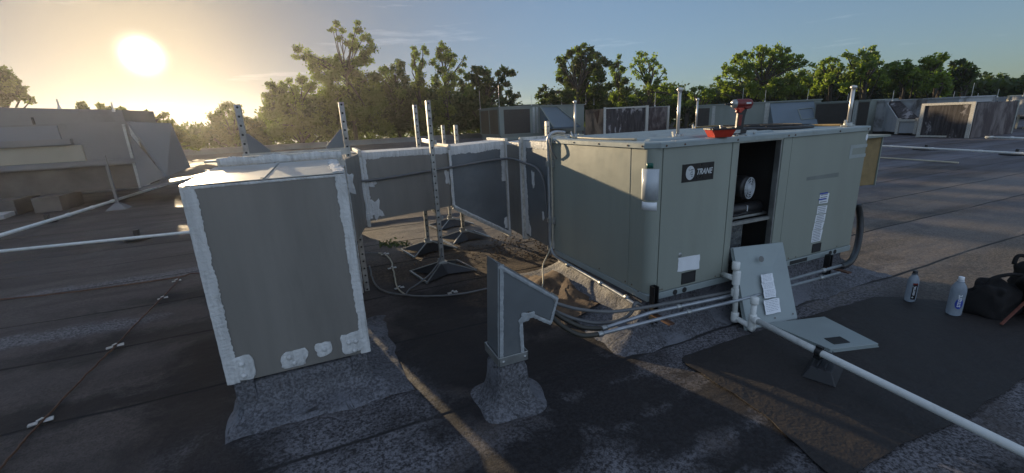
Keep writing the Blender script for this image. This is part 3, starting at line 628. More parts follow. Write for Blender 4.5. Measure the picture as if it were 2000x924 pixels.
# ================================================================== trees
def make_tree(label, d, mats, blobs, trunk_px, dens=3.3, leafsz=0.25, group='trees beyond the roof', name='tree', spread=1.0):
    base = AD(trunk_px, 260, d+1.0); base.z = -5.0
    t = thing(name, tuple(base), label, 'tree', group)
    cents = []
    for (x, y, rr) in blobs:
        dd = d+random.uniform(-1.3, 2.2)*spread; c = AD(x, y, dd); R = rr*(c-CAM).dot(FW)/FPX; cents.append((c, R, rr))
    tk = MB(); topz = sum(c.z for c, R, _ in cents)/len(cents); hub = Vector((base.x, base.y, topz-1.2)); sx = sum(c.x for c, R, _ in cents)/len(cents); sy = sum(c.y for c, R, _ in cents)/len(cents)
    hub.x = base.x*0.4+sx*0.6; hub.y = base.y*0.4+sy*0.6
    tk.tube([base, base.lerp(hub, 0.55)+Vector((0.2,0.1,0)), hub], [0.30, 0.2, 0.13], 8)
    for c, R, _ in cents:
        st = base.lerp(hub, random.uniform(0.6, 1.0)) if c.z < hub.z+1 else hub; mdp = st.lerp(c, 0.5)+Vector((random.uniform(-.4,.4), random.uniform(-.3,.3), 0.35))
        tk.tube([st, mdp, c+Vector((0,0,R*0.3))], [0.09, 0.05, 0.02], 5, False)
    tk.build('trunk', MAT['bark'], t, True)
    mbs = [MB() for _ in mats]
    for c, R, rr in cents:
        k = max(3, int(rr/1.9)); nl = int(dens*rr*rr/k)+5
        for q in range(k):
            v = Vector((random.gauss(0,1), random.gauss(0,1), random.gauss(0,1))).normalized()*R*random.uniform(0.35, 1.0); cc = c+v; s = R*0.36+0.12
            mb = mbs[0 if random.random() < 0.62 else random.randrange(len(mats))]
            for _ in range(nl):
                p = cc+Vector((random.gauss(0,s*0.55), random.gauss(0,s*0.55), random.gauss(0,s*0.5)))
                a = Vector((random.gauss(0,1), random.gauss(0,1), random.gauss(0,1))).normalized(); b_ = a.cross(Vector((random.gauss(0,1), random.gauss(0,1), random.gauss(0,1)))).normalized()
                L_ = leafsz*random.uniform(0.6, 1.25); W_ = L_*0.55; n0 = len(mb.v)
                mb.v += [p-a*L_*0.5, p+b_*W_*0.5, p+a*L_*0.5, p-b_*W_*0.5]; mb.f.append((n0, n0+1, n0+2, n0+3))
    # one crown mesh with its material slots
    allv = MB(); cuts = []
    for mb in mbs: allv.add(mb.v, mb.f); cuts.append(len(allv.f))
    me = bpy.data.meshes.new('crown'); me.from_pydata([v-ORG[t.name] for v in allv.v], [], allv.f); me.update()
    for m in mats: me.materials.append(MAT[m])
    i0 = 0; mi = []
    for j, c in enumerate(cuts): mi += [j]*(c-i0); i0 = c
    me.polygons.foreach_set('material_index', mi)
    o = bpy.data.objects.new('crown', me); link(o); o.parent = t; ORG[o.name] = ORG[t.name]
    return t
md, dk, lt, br = 'leaf_mid', 'leaf_dark', 'leaf_lit', 'leaf_brown'
make_tree('dark tree cut by the left edge, above the hazy unit', 42, (dk,md), [(-14,165,24),(2,152,16),(20,160,13),(34,170,8),(8,180,15),(30,186,9),(46,174,5),(44,190,6),(-10,195,18),(62,196,4)], -10)
make_tree('low backlit bush with ragged twigs directly under the sun', 34, (br,dk), [(160,209,6),(196,210,4),(212,212,4),(235,214,4),(205,222,10),(245,224,9),(278,232,10),(284,222,4),(305,236,8),(315,226,3),(330,246,10),(324,224,3),(350,262,12),(372,275,10),(388,284,8),(300,262,16),(260,250,16),(330,274,16)], 290, name='bush')
make_tree('round backlit tree just right of the sun', 50, (br,dk,md), [(446,214,12),(462,214,10),(432,222,10),(420,236,12),(450,238,18),(478,232,13),(494,246,12),(410,258,12),(440,262,18),(480,266,18),(396,270,10),(505,262,14)], 450)
make_tree('large spreading tree with thin top branches, tallest in the picture', 46, (md,dk,dk), [(655,48,6),(650,58,5),(668,62,6),(662,76,5),(697,48,6),(700,60,8),(712,72,8),(688,72,6),(678,84,8),(694,92,12),(722,82,6),(724,98,10),(716,112,12),(700,118,14),(585,103,9),(576,110,5),(603,110,12),(620,120,14),(612,134,12),(640,124,14),(660,112,8),(655,135,18),(680,132,18),(625,150,14),(648,158,18),(690,155,20),(655,185,24),(700,180,22),(725,160,14),(738,190,18),(690,212,24),(640,215,24),(720,225,24),(745,245,20)], 690)
make_tree('wide leafy tree with lit lower leaves, below the left arm of the tallest tree', 43, (md,dk,dk), [(538,172,12),(530,180,8),(555,168,9),(562,160,6),(520,190,8),(528,205,14),(552,190,16),(575,182,12),(592,158,10),(600,170,12),(612,166,8),(585,200,18),(548,222,18),(520,226,10),(600,222,20),(570,245,20),(620,246,20),(540,258,16),(596,266,16),(650,262,18)], 590)
make_tree('leafy tree between the tallest tree and the slender pair', 47, (dk,md), [(775,124,8),(784,134,10),(768,138,8),(752,134,7),(746,142,9),(738,150,10),(760,155,14),(788,152,12),(778,175,18),(752,180,16),(800,185,14),(770,208,20),(800,218,20),(745,215,18),(780,245,20),(820,250,16)], 775)
make_tree('slender tree, left of the pair above the punched struts', 48, (md,lt,dk), [(806,96,5),(814,104,7),(825,94,6),(830,104,6),(810,116,8),(822,122,9),(806,130,7),(816,142,10),(826,158,9),(812,166,10),(826,182,12),(815,202,14),(832,222,14)], 820)
make_tree('slender tree, right of the pair above the punched struts', 47, (md,lt,dk), [(860,86,5),(858,96,7),(870,92,6),(876,102,8),(884,110,6),(858,108,8),(868,118,10),(848,122,7),(884,126,8),(862,134,10),(876,148,12),(852,160,12),(884,168,10),(868,180,12),(907,113,3),(906,124,5),(900,138,7),(890,150,7),(855,205,14),(880,215,16),(862,240,16)], 868)
make_tree('dark broad leaved tree above the unit with the black grille', 42, (dk,dk,md), [(928,140,7),(942,136,8),(950,145,8),(915,150,8),(932,158,12),(955,160,10),(905,168,12),(925,182,14),(950,182,14),(968,168,6),(972,142,6),(985,140,7),(998,142,6),(978,154,6),(990,165,5),(975,182,9),(995,182,6),(1007,190,6),(998,198,7),(980,200,10),(910,205,18),(945,210,16),(900,235,16),(935,240,14)], 935, leafsz=0.34)
make_tree('dense dark round tree behind the middle units', 40, (dk,dk,md), [(1052,190,5),(1057,178,5),(1066,172,4),(1066,186,6),(1062,200,5),(1078,182,6),(1082,196,8),(1090,118,5),(1096,126,7),(1104,112,6),(1100,140,10),(1094,156,7),(1116,104,8),(1128,98,7),(1140,90,5),(1148,94,7),(1134,112,12),(1152,112,11),(1168,108,7),(1176,118,8),(1186,126,6),(1164,130,14),(1124,132,14),(1142,146,18),(1170,150,14),(1114,160,14),(1136,175,18),(1166,180,16),(1110,185,14),(1186,172,10),(1150,200,16),(1100,205,12)], 1140, leafsz=0.30, dens=2.6)
make_tree('narrow dark tree right beside the dense round tree', 43, (md,dk), [(1206,112,4),(1208,122,5),(1200,134,7),(1214,134,7),(1206,148,10),(1218,158,9),(1204,166,10),(1216,180,12),(1200,190,12),(1220,202,12)], 1210)
make_tree('loose bright green tree with bare twigs and sky between its trunks', 44, (lt,lt,md), [(1246,103,4),(1252,110,5),(1262,105,4),(1262,116,6),(1240,118,6),(1250,126,7),(1233,130,5),(1238,142,6),(1258,134,6),(1248,150,6),(1278,108,4),(1276,118,6),(1284,124,5),(1272,134,6),(1282,142,6),(1290,130,4),(1268,152,7),(1298,142,4),(1300,154,4),(1286,160,8),(1272,170,8),(1296,172,8),(1310,176,7),(1286,188,12),(1312,192,10),(1262,192,7),(1238,192,7),(1236,166,5),(1325,200,8)], 1262, dens=1.7)
make_tree('low dark bush tree right of the tall bare rod', 46, (dk,md), [(1338,178,7),(1345,186,7),(1334,196,8),(1348,204,8),(1336,214,8)], 1340, name='bush')
make_tree('small bright bush tree at the left end of the green unit', 40, (lt,md), [(1356,176,5),(1368,174,5),(1352,188,6),(1374,182,6),(1364,194,7),(1384,190,6),(1348,202,6),(1378,204,8),(1362,212,7)], 1365, name='bush')
make_tree('big rounded tree lit on its left, behind the drill', 43, (lt,lt,md), [(1388,180,7),(1402,152,4),(1406,164,6),(1416,132,5),(1418,144,6),(1432,122,6),(1430,136,8),(1444,112,6),(1456,107,5),(1448,124,9),(1468,108,6),(1462,130,10),(1482,98,6),(1492,94,5),(1488,110,9),(1504,102,7),(1516,93,5),(1510,114,10),(1524,104,7),(1538,100,6),(1534,116,9),(1550,112,5),(1546,126,8),(1562,114,5),(1571,119,4),(1560,130,7),(1586,127,3),(1570,142,6),(1484,128,12),(1508,134,12),(1530,138,12),(1440,146,10),(1462,150,12),(1420,162,10),(1490,154,14),(1518,158,14),(1548,152,10),(1574,158,8),(1440,172,12),(1468,176,13),(1500,182,13),(1535,178,13),(1562,174,10),(1412,182,10),(1585,178,8)], 1485)
make_tree('small round tree with yellow green top, left of the forked tree', 46, (lt,md), [(1601,134,6),(1608,124,6),(1618,120,5),(1630,118,5),(1624,130,8),(1640,126,4),(1644,134,4),(1612,142,8),(1632,144,8),(1600,152,8),(1620,158,10),(1645,158,8),(1606,172,10)], 1618)
make_tree('forked tree with two ragged tops and a bare leaning twig', 44, (lt,md,lt), [(1652,106,4),(1660,112,5),(1668,118,5),(1680,104,5),(1686,112,6),(1674,124,7),(1664,130,5),(1702,96,5),(1708,106,6),(1698,112,7),(1712,116,5),(1704,124,7),(1690,126,8),(1718,124,4),(1682,138,9),(1664,144,9),(1704,140,9),(1722,138,6),(1672,160,12),(1698,160,12),(1724,158,10),(1650,172,10)], 1685)
make_tree('wind swept bushy tree over the dark hood of the peeling unit', 42, (md,lt,lt), [(1732,128,5),(1740,136,6),(1748,126,5),(1758,134,6),(1770,124,5),(1774,132,5),(1764,144,8),(1744,150,9),(1780,140,5),(1786,150,8),(1760,162,11),(1788,168,10),(1738,172,10)], 1760)
make_tree('tree with brown tinged leaves behind the stained duct box', 41, (lt,br,md), [(1798,132,5),(1806,120,5),(1816,114,5),(1824,122,6),(1838,114,5),(1846,112,4),(1834,124,6),(1812,132,8),(1828,138,8),(1806,148,9),(1822,156,11),(1842,150,8),(1850,164,9),(1806,172,10),(1838,176,10)], 1825)
make_tree('dark tree with a flat ragged top above the raised duct end', 44, (dk,md,br), [(1862,128,5),(1876,122,4),(1882,128,5),(1896,126,4),(1900,134,4),(1868,138,7),(1886,138,7),(1856,148,8),(1876,152,10),(1894,150,7),(1868,168,10),(1892,170,10)], 1875)
make_tree('low far tree at the right edge, beyond the raised duct', 60, (dk,md), [(1914,148,4),(1926,146,4),(1932,154,5),(1918,158,6),(1940,158,5),(1955,146,4),(1962,152,5),(1950,162,6),(1972,158,5),(1984,160,5),(1996,154,5),(2008,152,6),(1930,170,8),(1955,174,8),(1985,172,9),(2010,170,9)], 1960)
# the dark mass of lower foliage that joins the trees
tl = MB(); random.seed(3)
def horiz(x): return 278.6-0.04535*x
x = -80
while x < 2120:
    hgt = 26+16*noise.noise(Vector((x*0.011, 2, 0)))
    if x < 500: hgt = 12+5*noise.noise(Vector((x*0.03, 0, 0)))
    if 520 < x < 960: hgt += 62-abs(x-740)*0.17
    if 1060 < x < 1330: hgt += 24
    if 1390 < x < 1900: hgt += 34-abs(x-1640)*0.05
    if 1015 < x < 1050: hgt = 12
    for _ in range(46 if x < 500 else (170 if x < 960 else 120)):
        yy = horiz(x)-hgt*random.random()**0.8+34*random.random()**2; p = AD(x+random.uniform(-9,9), yy, 53+random.uniform(-3,5))
        for k in range(4):
            q = p+Vector((random.gauss(0,.3), random.gauss(0,.3), random.gauss(0,.25))); a = Vector((random.gauss(0,1), random.gauss(0,1), random.gauss(0,1))).normalized(); b_ = a.cross(Vector((random.gauss(0,1), random.gauss(0,1), random.gauss(0,1)))).normalized(); n0 = len(tl.v)
            tl.v += [q-a*0.2, q+b_*0.12, q+a*0.2, q-b_*0.12]; tl.f.append((n0,n0+1,n0+2,n0+3))
    x += 9
tl.build('undergrowth', MAT['leaf_dark'], org=(20,40,-5)); tag(SC.objects['undergrowth'], 'dark band of low foliage filling the gaps between the tree trunks', 'undergrowth', kind='stuff')
fw = MB(); random.seed(9)
for i in range(90):
    a = R_(-75+1.75*i); rr = 75+random.uniform(-3,3); c = CAM+Vector((math.sin(a), math.cos(a), 0))*rr; 
    n = 9; R = 4.2; base = len(fw.v)
    for k in range(60):
        p = c+Vector((random.gauss(0,1.5), random.gauss(0,1.0), 0)); p.z = random.uniform(-5, 1.9+0.7*noise.noise(Vector((i*0.35,0,0)))); s = random.uniform(0.5,0.9)
        A = Vector((random.gauss(0,1), random.gauss(0,1), random.gauss(0,1))).normalized(); B = A.cross(Vector((random.gauss(0,1), random.gauss(0,1), random.gauss(0,1)))).normalized(); n0 = len(fw.v)
        fw.v += [p-A*s, p+B*s*.7, p+A*s, p-B*s*.7]; fw.f.append((n0,n0+1,n0+2,n0+3))
fw.build('far_wood', MAT['leaf_dark'], org=(20,60,-5)); tag(SC.objects['far_wood'], 'distant wood closing the horizon behind the nearer trees', 'wood', kind='stuff')
# ------------------------------------------------------------------ air
hz = MB(); hz.box((-270,-130,-6.4), (330,270,13.6)); mh = bpy.data.materials.new('haze_air'); mh.use_nodes = True; th = mh.node_tree; th.nodes.clear()
o_ = th.nodes.new('ShaderNodeOutputMaterial'); v_ = th.nodes.new('ShaderNodeVolumePrincipled'); v_.inputs['Color'].default_value = (0.93,0.92,0.93,1); v_.inputs['Density'].default_value = HAZE_D; v_.inputs['Anisotropy'].default_value = HAZE_G
th.links.new(v_.outputs[0], o_.inputs['Volume'])
if HAZE_D > 0: tag(hz.build('haze', mh), kind='stuff')
# ================================================================== the big duct drop
random.seed(21)
def curb(t, name, mat, x0, x1, y0, y1, zt, zm, inset, fl, jit=0.012, n=14):
    mb = MB(); rings = []
    def ring(z, e, j):
        pts = []
        c = [(x0-e[0], y0-e[2]), (x1+e[1], y0-e[2]), (x1+e[1], y1+e[3]), (x0-e[0], y1+e[3])]
        for a in range(4):
            p, q = Vector((*c[a], z)), Vector((*c[(a+1) % 4], z))
            for k in range(n):
                v = p.lerp(q, k/n); cn = 1.0
                v = v+Vector((noise.noise(v*5+Vector((1,0,0))), noise.noise(v*5+Vector((0,7,0))), noise.noise(v*6)*0.6))*j; pts.append(v)
        return pts
    rr = [ring(zt, (-inset,)*4, 0), ring(zt-0.004, (0,)*4, jit*0.2), ring((zt+zm)/2, (0.004,)*4, jit*0.6), ring(zm, (0.01,)*4, jit), ring(zm*0.55, tuple(f*0.35 for f in fl), jit*1.4), ring(zm*0.2, tuple(f*0.7 for f in fl), jit*1.6), ring(0.005, fl, jit*3), ring(-0.02, tuple(f*1.2 for f in fl), jit*3.4)]
    for r in rr: mb.v += r
    N = 4*n
    for i in range(len(rr)-1):
        for k in range(N): mb.f.append((i*N+k, i*N+(k+1) % N, (i+1)*N+(k+1) % N, (i+1)*N+k))
    mb.f.append(tuple(range(N)))
    return mb.build(name, mat, t, smooth=True)
DX0, DX1, DY0, DY1, DZ0, DZ1 = -2.785, -2.012, 0.25, 1.16, 0.255, 1.385
t = thing('duct_drop', (-2.4,0.7,0), 'big grey sheet metal duct drop with white sealant on its edges, nearest at left', 'duct')
b = MB(); b.hexa([(DX0,DY0,DZ0), (DX1,DY0,DZ0), (DX1,DY1,DZ0), (DX0,DY1,DZ0)], [(DX0,DY0,DZ1-0.002), (DX1,DY0,DZ1), (DX1,DY1,DZ1+0.02), (DX0,DY1,DZ1+0.02)]); b.build('duct_body', MAT['duct'], t, bevel=0.004)
topm = simple('duct_top_metal', (0.42,0.43,0.41), 0.38, 0.35, 0.12, 4, dirt=0.3, dirtcol=(0.2,0.2,0.18), bump=0.15, bscale=6)
b = MB(); b.hexa([(DX0-0.004,DY0-0.004,DZ1+0.003), (DX1+0.004,DY0-0.004,DZ1+0.004), (DX1+0.004,DY1-0.02,DZ1+0.024), (DX0-0.004,DY1-0.02,DZ1+0.024)], [(DX0-0.004,DY0-0.004,DZ1+0.007), (DX1+0.004,DY0-0.004,DZ1+0.008), (DX1+0.004,DY1-0.02,DZ1+0.028), (DX0-0.004,DY1-0.02,DZ1+0.028)]); b.build('top_sheet', topm, t)
b = MB(); b.bar((-2.42,DY0,DZ1+0.013), (-2.40,DY1-0.05,DZ1+0.033), 0.02, 0.004); b.build('top_seam', topm, t)
b = MB(); N3 = (0,-1,0)
ragged_strip(b, (DX0-0.002,DY0-0.003,DZ0+0.0), (DX0-0.002,DY0-0.003,DZ1), (0.062,0,0), N3, 0.002, 40, 0.40)
ragged_strip(b, (DX1+0.002,DY0-0.003,DZ0+0.0), (DX1+0.002,DY0-0.003,DZ1), (-0.050,0,0), N3, 0.002, 40, 0.5)
ragged_strip(b, (DX0,DY0-0.003,DZ1-0.001), (DX1,DY0-0.003,DZ1-0.001), (0,0,-0.012), N3, 0.002, 40, 0.7)
ragged_strip(b, (DX1+0.003,DY0,DZ0), (DX1+0.003,DY0,DZ1), (0,0.05,0), (1,0,0), 0.003, 30, 0.5)
ragged_strip(b, (DX0-0.003,DY0,DZ0), (DX0-0.003,DY0,DZ1), (0,0.07,0), (-1,0,0), 0.003, 30, 0.5)
ragged_strip(b, (DX1-0.01,DY0+0.02,DZ1+0.010), (DX1-0.01,DY1-0.08,DZ1+0.029), (-0.05,0,0), (0,0,1), 0.003, 24, 0.6, True)
blob_patch(b, (-2.715,DY0-0.003,0.335), 0.070, 0.080, jag=0.18); blob_patch(b, (-2.435,DY0-0.003,0.325), 0.070, 0.052, jag=0.2)
blob_patch(b, (-2.268,DY0-0.003,0.345), 0.050, 0.042, jag=0.2); blob_patch(b, (-2.095,DY0-0.003,0.340), 0.076, 0.068, jag=0.22)
b.build('sealant', MAT['seal'], t)
for c in ((-2.70,0.365), (-2.70,0.292), (-2.46,0.342), (-2.44,0.30), (-2.268,0.345), (-2.125,0.352), (-2.085,0.350), (-2.10,0.292)):
    b = MB(); b.lathe([(0.016,0), (0.015,0.005), (0.009,0.012), (0.002,0.014)], (c[0],DY0-0.008,c[1]), 10, (0,-1,0)); b.build('bolt', MAT['seal'], t, True)
# frame round the back mouth of the drop
b = MB(); YB = 1.19
p0 = PY(432,326,YB); b.box((p0.x-0.02,YB,1.395), (-1.965,YB+0.04,1.47)); b.box((-2.03,YB,0.3), (-1.95,YB+0.04,1.395)); b.box((-2.86,YB,0.3), (-2.79,YB+0.04,1.395)); b.box((-2.86,YB+0.04,1.44), (-1.965,YB+0.16,1.455)); b.split('flange', MAT['seal_old'], t, bevel=0.003)
b = MB(); ragged_strip(b, (p0.x,YB-0.002,1.462), (-1.97,YB-0.002,1.462), (0,0,-0.04), N3, 0.004, 30, 0.6, True); ragged_strip(b, (-1.952,YB,0.4), (-1.952,YB,1.42), (0,0.035,0), (1,0,0), 0.004, 30, 0.6, True); ragged_strip(b, (-1.995,YB-0.002,0.35), (-1.995,YB-0.002,1.36), (0.03,0,0), N3, 0.004, 30, 0.8, True)
blob_patch(b, (-1.94,YB+0.01,1.22), 0.035, 0.075, jag=0.4, nrm=(0,-1,0)); blob_patch(b, (-1.99,YB-0.02,0.72), 0.025, 0.07, jag=0.3)
b.build('flange_sealant', MAT['seal'], t)
t = thing('roof_curb', (-2.4,0.7,0), 'pale mottled flashed curb under the big grey duct drop', 'roof curb')
curb(t, 'flashing', MAT['mottled'], -2.765, -2.03, 0.285, 1.12, 0.225, 0.06, 0.02, (0.06,0.20,0.15,0.2), 0.02)
for a, c in ((-2.768,-2.665), (-2.13,-2.026)): b = MB(); b.box((a,0.268,0.10), (c,0.30,0.2545)); b.build('curb_end', MAT['mottled'], t, bevel=0.006)
b = MB(); b.box((-2.70,0.31,0.2), (-2.09,0.40,0.252)); b.build('dark_gap', MAT['dark'], t)
# ================================================================== elbow and duct run
t = thing('duct_run', (-0.9,2.7,0.6), 'long grey duct run with white sealed flanges between the drop and the green unit', 'duct')
def quadduct(name, a, c, za0, za1, zc0, zc1, depth, mat):
    a = Vector((*a, 0)); c = Vector((*c, 0)); d = (c-a).normalized(); n = Vector((-d.y, d.x, 0)); mb = MB()
    lo = [a+Vector((0,0,za0)), c+Vector((0,0,zc0)), c+n*depth+Vector((0,0,zc0)), a+n*depth+Vector((0,0,za0))]
    hi = [a+Vector((0,0,za1)), c+Vector((0,0,zc1)), c+n*depth+Vector((0,0,zc1)), a+n*depth+Vector((0,0,za1))]
    mb.hexa(lo, hi); return mb.build(name, mat, t)
A0, A1, A2, A3 = (-1.75,2.26), (-0.735,2.58), (-0.01,2.60), (0.0,2.14)
quadduct('first_section', A0, A1, 0.675, 1.375, 0.67, 1.355, 0.62, MAT['duct'])
quadduct('transition', A1, A2, 0.67, 1.355, 0.225, 1.385, 0.62, MAT['duct_blue'])
b = MB(); b.box((-0.008,2.145,0.28), (0.62,2.595,1.375)); b.build('elbow', MAT['duct'], t)
b = MB(); b.box((0.003,1.44,0.30), (0.9,2.10,1.405)); b.build('plenum', MAT['duct_blue'], t)
b = MB(); b.hexa([(-2.70,1.235,0.60), (-2.04,1.235,0.60), (-1.76,2.25,0.66), (-2.70,2.9,0.66)], [(-2.70,1.235,1.36), (-2.04,1.235,1.36), (-1.76,2.25,1.375), (-2.70,2.9,1.375)]); b.build('elbow', MAT['duct'], t)
b = MB(); b.hexa([(-2.70,2.25,0.66), (-1.80,2.23,0.66), (-1.80,2.9,0.66), (-2.70,2.9,0.66)], [(-2.70,2.25,1.37), (-1.80,2.23,1.37), (-1.80,2.9,1.37), (-2.70,2.9,1.37)]); b.build('link_section', MAT['duct'], t)
b = MB()
def fl(p, z0, z1, d=(0.02,0.03), depth=0.66, up=0.035):
    b.box((p[0]-d[0], p[1]-d[1], z0-0.02), (p[0]+d[0], p[1]+0.005, z1+up)); b.box((p[0]-d[0], p[1]+0.005, z1), (p[0]+d[0], p[1]+depth, z1+up)); b.box((p[0]-d[0], p[1]+0.005, z0-0.02), (p[0]+d[0], p[1]+depth, z0-0.003))
fl(A0, 0.64, 1.375, (0.018,0.03)); fl((A1[0],A1[1]), 0.67, 1.36, (0.014,0.035)); fl((A2[0],A2[1]+0.003), 0.20, 1.385, (0.018,0.04), 0.6)
b.box((-0.035,2.105,0.25), (0.62,2.142,1.44)); b.box((-0.02,1.436,0.30), (0.9,1.45,1.43))
b.bar((A1[0],A1[1]-0.015,0.655), (A2[0],A2[1]-0.02,0.212), 0.035, 0.05, (0,0,1)); b.split('flange', MAT['seal_old'], t, bevel=0.003)
b = MB()
dn = Vector((A1[0]-A0[0], A1[1]-A0[1], 0)).normalized(); nf = Vector((dn.y, -dn.x, 0))
V = lambda p, z: Vector((p[0], p[1], z))
ragged_strip(b, V(A0,1.376)+nf*0.003, V(A1,1.356)+nf*0.003, (0,0,-0.06), nf, 0.003, 40, 0.5)
ragged_strip(b, V(A0,1.378), V(A1,1.358), -nf*0.5, (0,0,1), 0.003, 40, 0.2)
ragged_strip(b, V(A1,1.358)+Vector((0,-0.004,0)), V(A2,1.387)+Vector((0,-0.004,0)), (0,0,-0.09), N3, 0.003, 36, 0.5)
ragged_strip(b, V(A1,1.36), V(A2,1.389), (0,0.5,0), (0,0,1), 0.003, 36, 0.2)
for p, z0, z1 in ((A0,0.70,1.34), (A1,0.68,1.33), (A2,0.24,1.37)):
    q = Vector((p[0]+0.0, p[1]-0.038, 0)); ragged_strip(b, q+Vector((-0.014,0,z0)), q+Vector((-0.014,0,z1)), (0.028,0,0), N3, 0.004, 30, 0.5, True)
blob_patch(b, V(A0,0.79)+dn*0.10+nf*0.004, 0.06, 0.09, nrm=nf, jag=0.6, ux=dn); blob_patch(b, V(A0,1.06)+dn*0.07+nf*0.004, 0.05, 0.03, nrm=nf, jag=0.5, ux=dn)
ragged_strip(b, V(A0,0.70)+dn*0.022+nf*0.003, V(A0,1.34)+dn*0.022+nf*0.003, dn*0.03, nf, 0.003, 30, 0.8)
ragged_strip(b, V(A2,0.9)+Vector((-0.018,-0.004,0)), V(A2,1.37)+Vector((-0.018,-0.004,0)), (-0.055,0,0), N3, 0.003, 20, 0.8); blob_patch(b, V(A2,0.36)+Vector((-0.04,-0.005,0)), 0.025, 0.07, jag=0.5)
blob_patch(b, V(A1,1.02)+Vector((-0.05,-0.02,0)), 0.03, 0.07, nrm=nf, jag=0.4, ux=dn)
ragged_strip(b, (-0.037,2.106,0.27), (-0.037,2.106,1.43), (0,0.034,0), (-1,0,0), 0.003, 36, 0.5, True)
ragged_strip(b, (-0.002,2.10,0.33), (-0.002,2.10,1.40), (0,-0.07,0), (-1,0,0), 0.003, 30, 0.9)
ragged_strip(b, (0.0,1.46,1.400), (0.0,2.10,1.400), (0,0,-0.07), (-1,0,0), 0.003, 26, 0.5); ragged_strip(b, (0.01,1.46,1.408), (0.01,2.10,1.408), (0.5,0,0), (0,0,1), 0.003, 26, 0.2)
blob_patch(b, (0.0,1.88,1.0), 0.03, 0.09, nrm=(-1,0,0), ux=(0,1,0), jag=0.4); blob_patch(b, (0.0,1.66,0.62), 0.02, 0.04, nrm=(-1,0,0), ux=(0,1,0), jag=0.4); blob_patch(b, (0.0,2.02,0.40), 0.045, 0.07, nrm=(-1,0,0), ux=(0,1,0), jag=0.5)
ragged_strip(b, V(A1,0.66)+Vector((0,-0.045,0)), V(A2,0.215)+Vector((0,-0.045,0)), (0,0,0.03), N3, 0.003, 30, 0.4, True)
ragged_strip(b, (-0.01,2.16,1.378), (-0.01,2.59,1.378), (0,0,-0.03), (-1,0,0), 0.003, 20, 0.6); ragged_strip(b, (0.0,2.16,1.379), (0.0,2.59,1.379), (0.5,0,0), (0,0,1), 0.003, 20, 0.2)
b.build('sealant', MAT['seal'], t)
for k in (0.22,0.5,0.78): pass
t = thing('shadow_box', (-2.08,4.6,0), 'added grey box that shades the roof, mostly hidden behind the big duct drop', 'shadow box')  # added box, placed to cast the shadow beside the sunlit strip
b = MB(); b.box((-2.735,4.1,0.10), (-1.75,5.1,1.18)); b.build('case', MAT['far_case'], t, bevel=0.01)
b = MB(); b.box((-2.765,4.07,1.182), (-1.72,5.13,1.21)); b.build('lid', MAT['far_case'], t, bevel=0.006)
b = MB(); b.box((-2.705,4.13,-0.02), (-1.78,5.07,0.099)); b.build('curb', MAT['mottled'], t)
# ================================================================== strut frames that carry the duct
def strut_frame(label, near, far, top, bars, gus=False, base_s=0.30, th=0.046):
    t = thing('duct_stand', ((near[0]+far[0])/2, (near[1]+far[1])/2, 0), label, 'duct stand', 'punched steel frames under the ducts')
    for p in (near, far):
        mb = MB(); mb.box((-th/2,-th/2,0.10), (th/2,th/2,top)); mb.v = [v for v in mb.v]
        me_o = mb.build('post', MAT['holes'], None, bevel=0.002, org=(0,0,0)); me_o.parent = t; me_o.location = Vector((p[0], p[1], 0))-Vector(t.location); ORG[me_o.name] = Vector((0,0,0))
        c = Vector((p[0], p[1], 0)); s = base_s; a = 0.18; ca, sa = math.cos(a), math.sin(a)
        def Q(x, y, z): return c+Vector((x*ca-y*sa, x*sa+y*ca, z))
        mb = MB(); top_ = [Q(x, y, 0.115) for x, y in ((-.03,-.03),(.03,-.03),(.03,.03),(-.03,.03))]; cor = [Q(x, y, 0.012) for x, y in ((-s,-s*.8),(s,-s*.8),(s,s*.8),(-s,s*.8))]
        midp = [Q(x, y, 0.008) for x, y in ((0,-s*.45),(s*.5,0),(0,s*.45),(-s*.5,0))]
        for i in range(4):
            j = (i+1) % 4; n0 = len(mb.v); mb.v += [top_[i], top_[j], cor[i], cor[j], midp[i]]; mb.f += [(n0, n0+2, n0+4), (n0, n0+4, n0+1), (n0+1, n0+4, n0+3)]
        mb.build('base_pad', MAT['black'], t)
        mb = MB()
        for i in range(4):
            mb.bar(top_[i], cor[i], 0.010, 0.012)
        mb.bar(cor[0], cor[3], 0.018, 0.02); mb.bar(cor[1], cor[2], 0.018, 0.02); mb.build('base_rib', MAT['galv'], t)
        mb = MB(); mb.box((c.x-0.05,c.y-0.045,0.10), (c.x+0.05,c.y+0.045,0.125)); mb.box((c.x-0.045,c.y-0.015,0.12), (c.x-0.024,c.y+0.015,0.165)); mb.build('base_bracket', MAT['galv'], t, bevel=0.002)
    for z in bars:
        mb = MB(); mb.bar((near[0]+th*0.5+0.012,near[1]-0.05,z), (far[0]+th*0.5+0.012,far[1]+0.05,z), 0.02, 0.042); mb.build('crossbar', MAT['galv'], t, bevel=0.002)
    return t
strut_frame('punched steel frame with the tallest front post, straddling the middle of the duct run', (-1.022,2.205), (-0.955,3.17), 1.865, (0.63,1.44))
strut_frame('shorter punched steel frame behind the duct run, between the drop and the unit', (-0.37,3.45), (-0.298,4.37), 1.60, (0.62,))
t = thing('duct_stand', (-2.28,2.0,0), 'hazy punched steel frame with two gusset plates, behind the big duct drop', 'duct stand', 'punched steel frames under the ducts')
pr_, pl_ = (-1.872,2.0), (-2.69,2.0)
for p in (pr_, pl_):
    mb = MB(); mb.box((-0.023,-0.023,0.02), (0.023,0.023,1.86)); o = mb.build('post', MAT['holes'], None, bevel=0.002, org=(0,0,0)); o.parent = t; o.location = Vector((p[0],p[1],0))-Vector(t.location)
mb = MB(); mb.box((-2.72,1.955,1.395), (-1.85,1.975,1.455)); mb.build('crossbar', MAT['galv'], t)
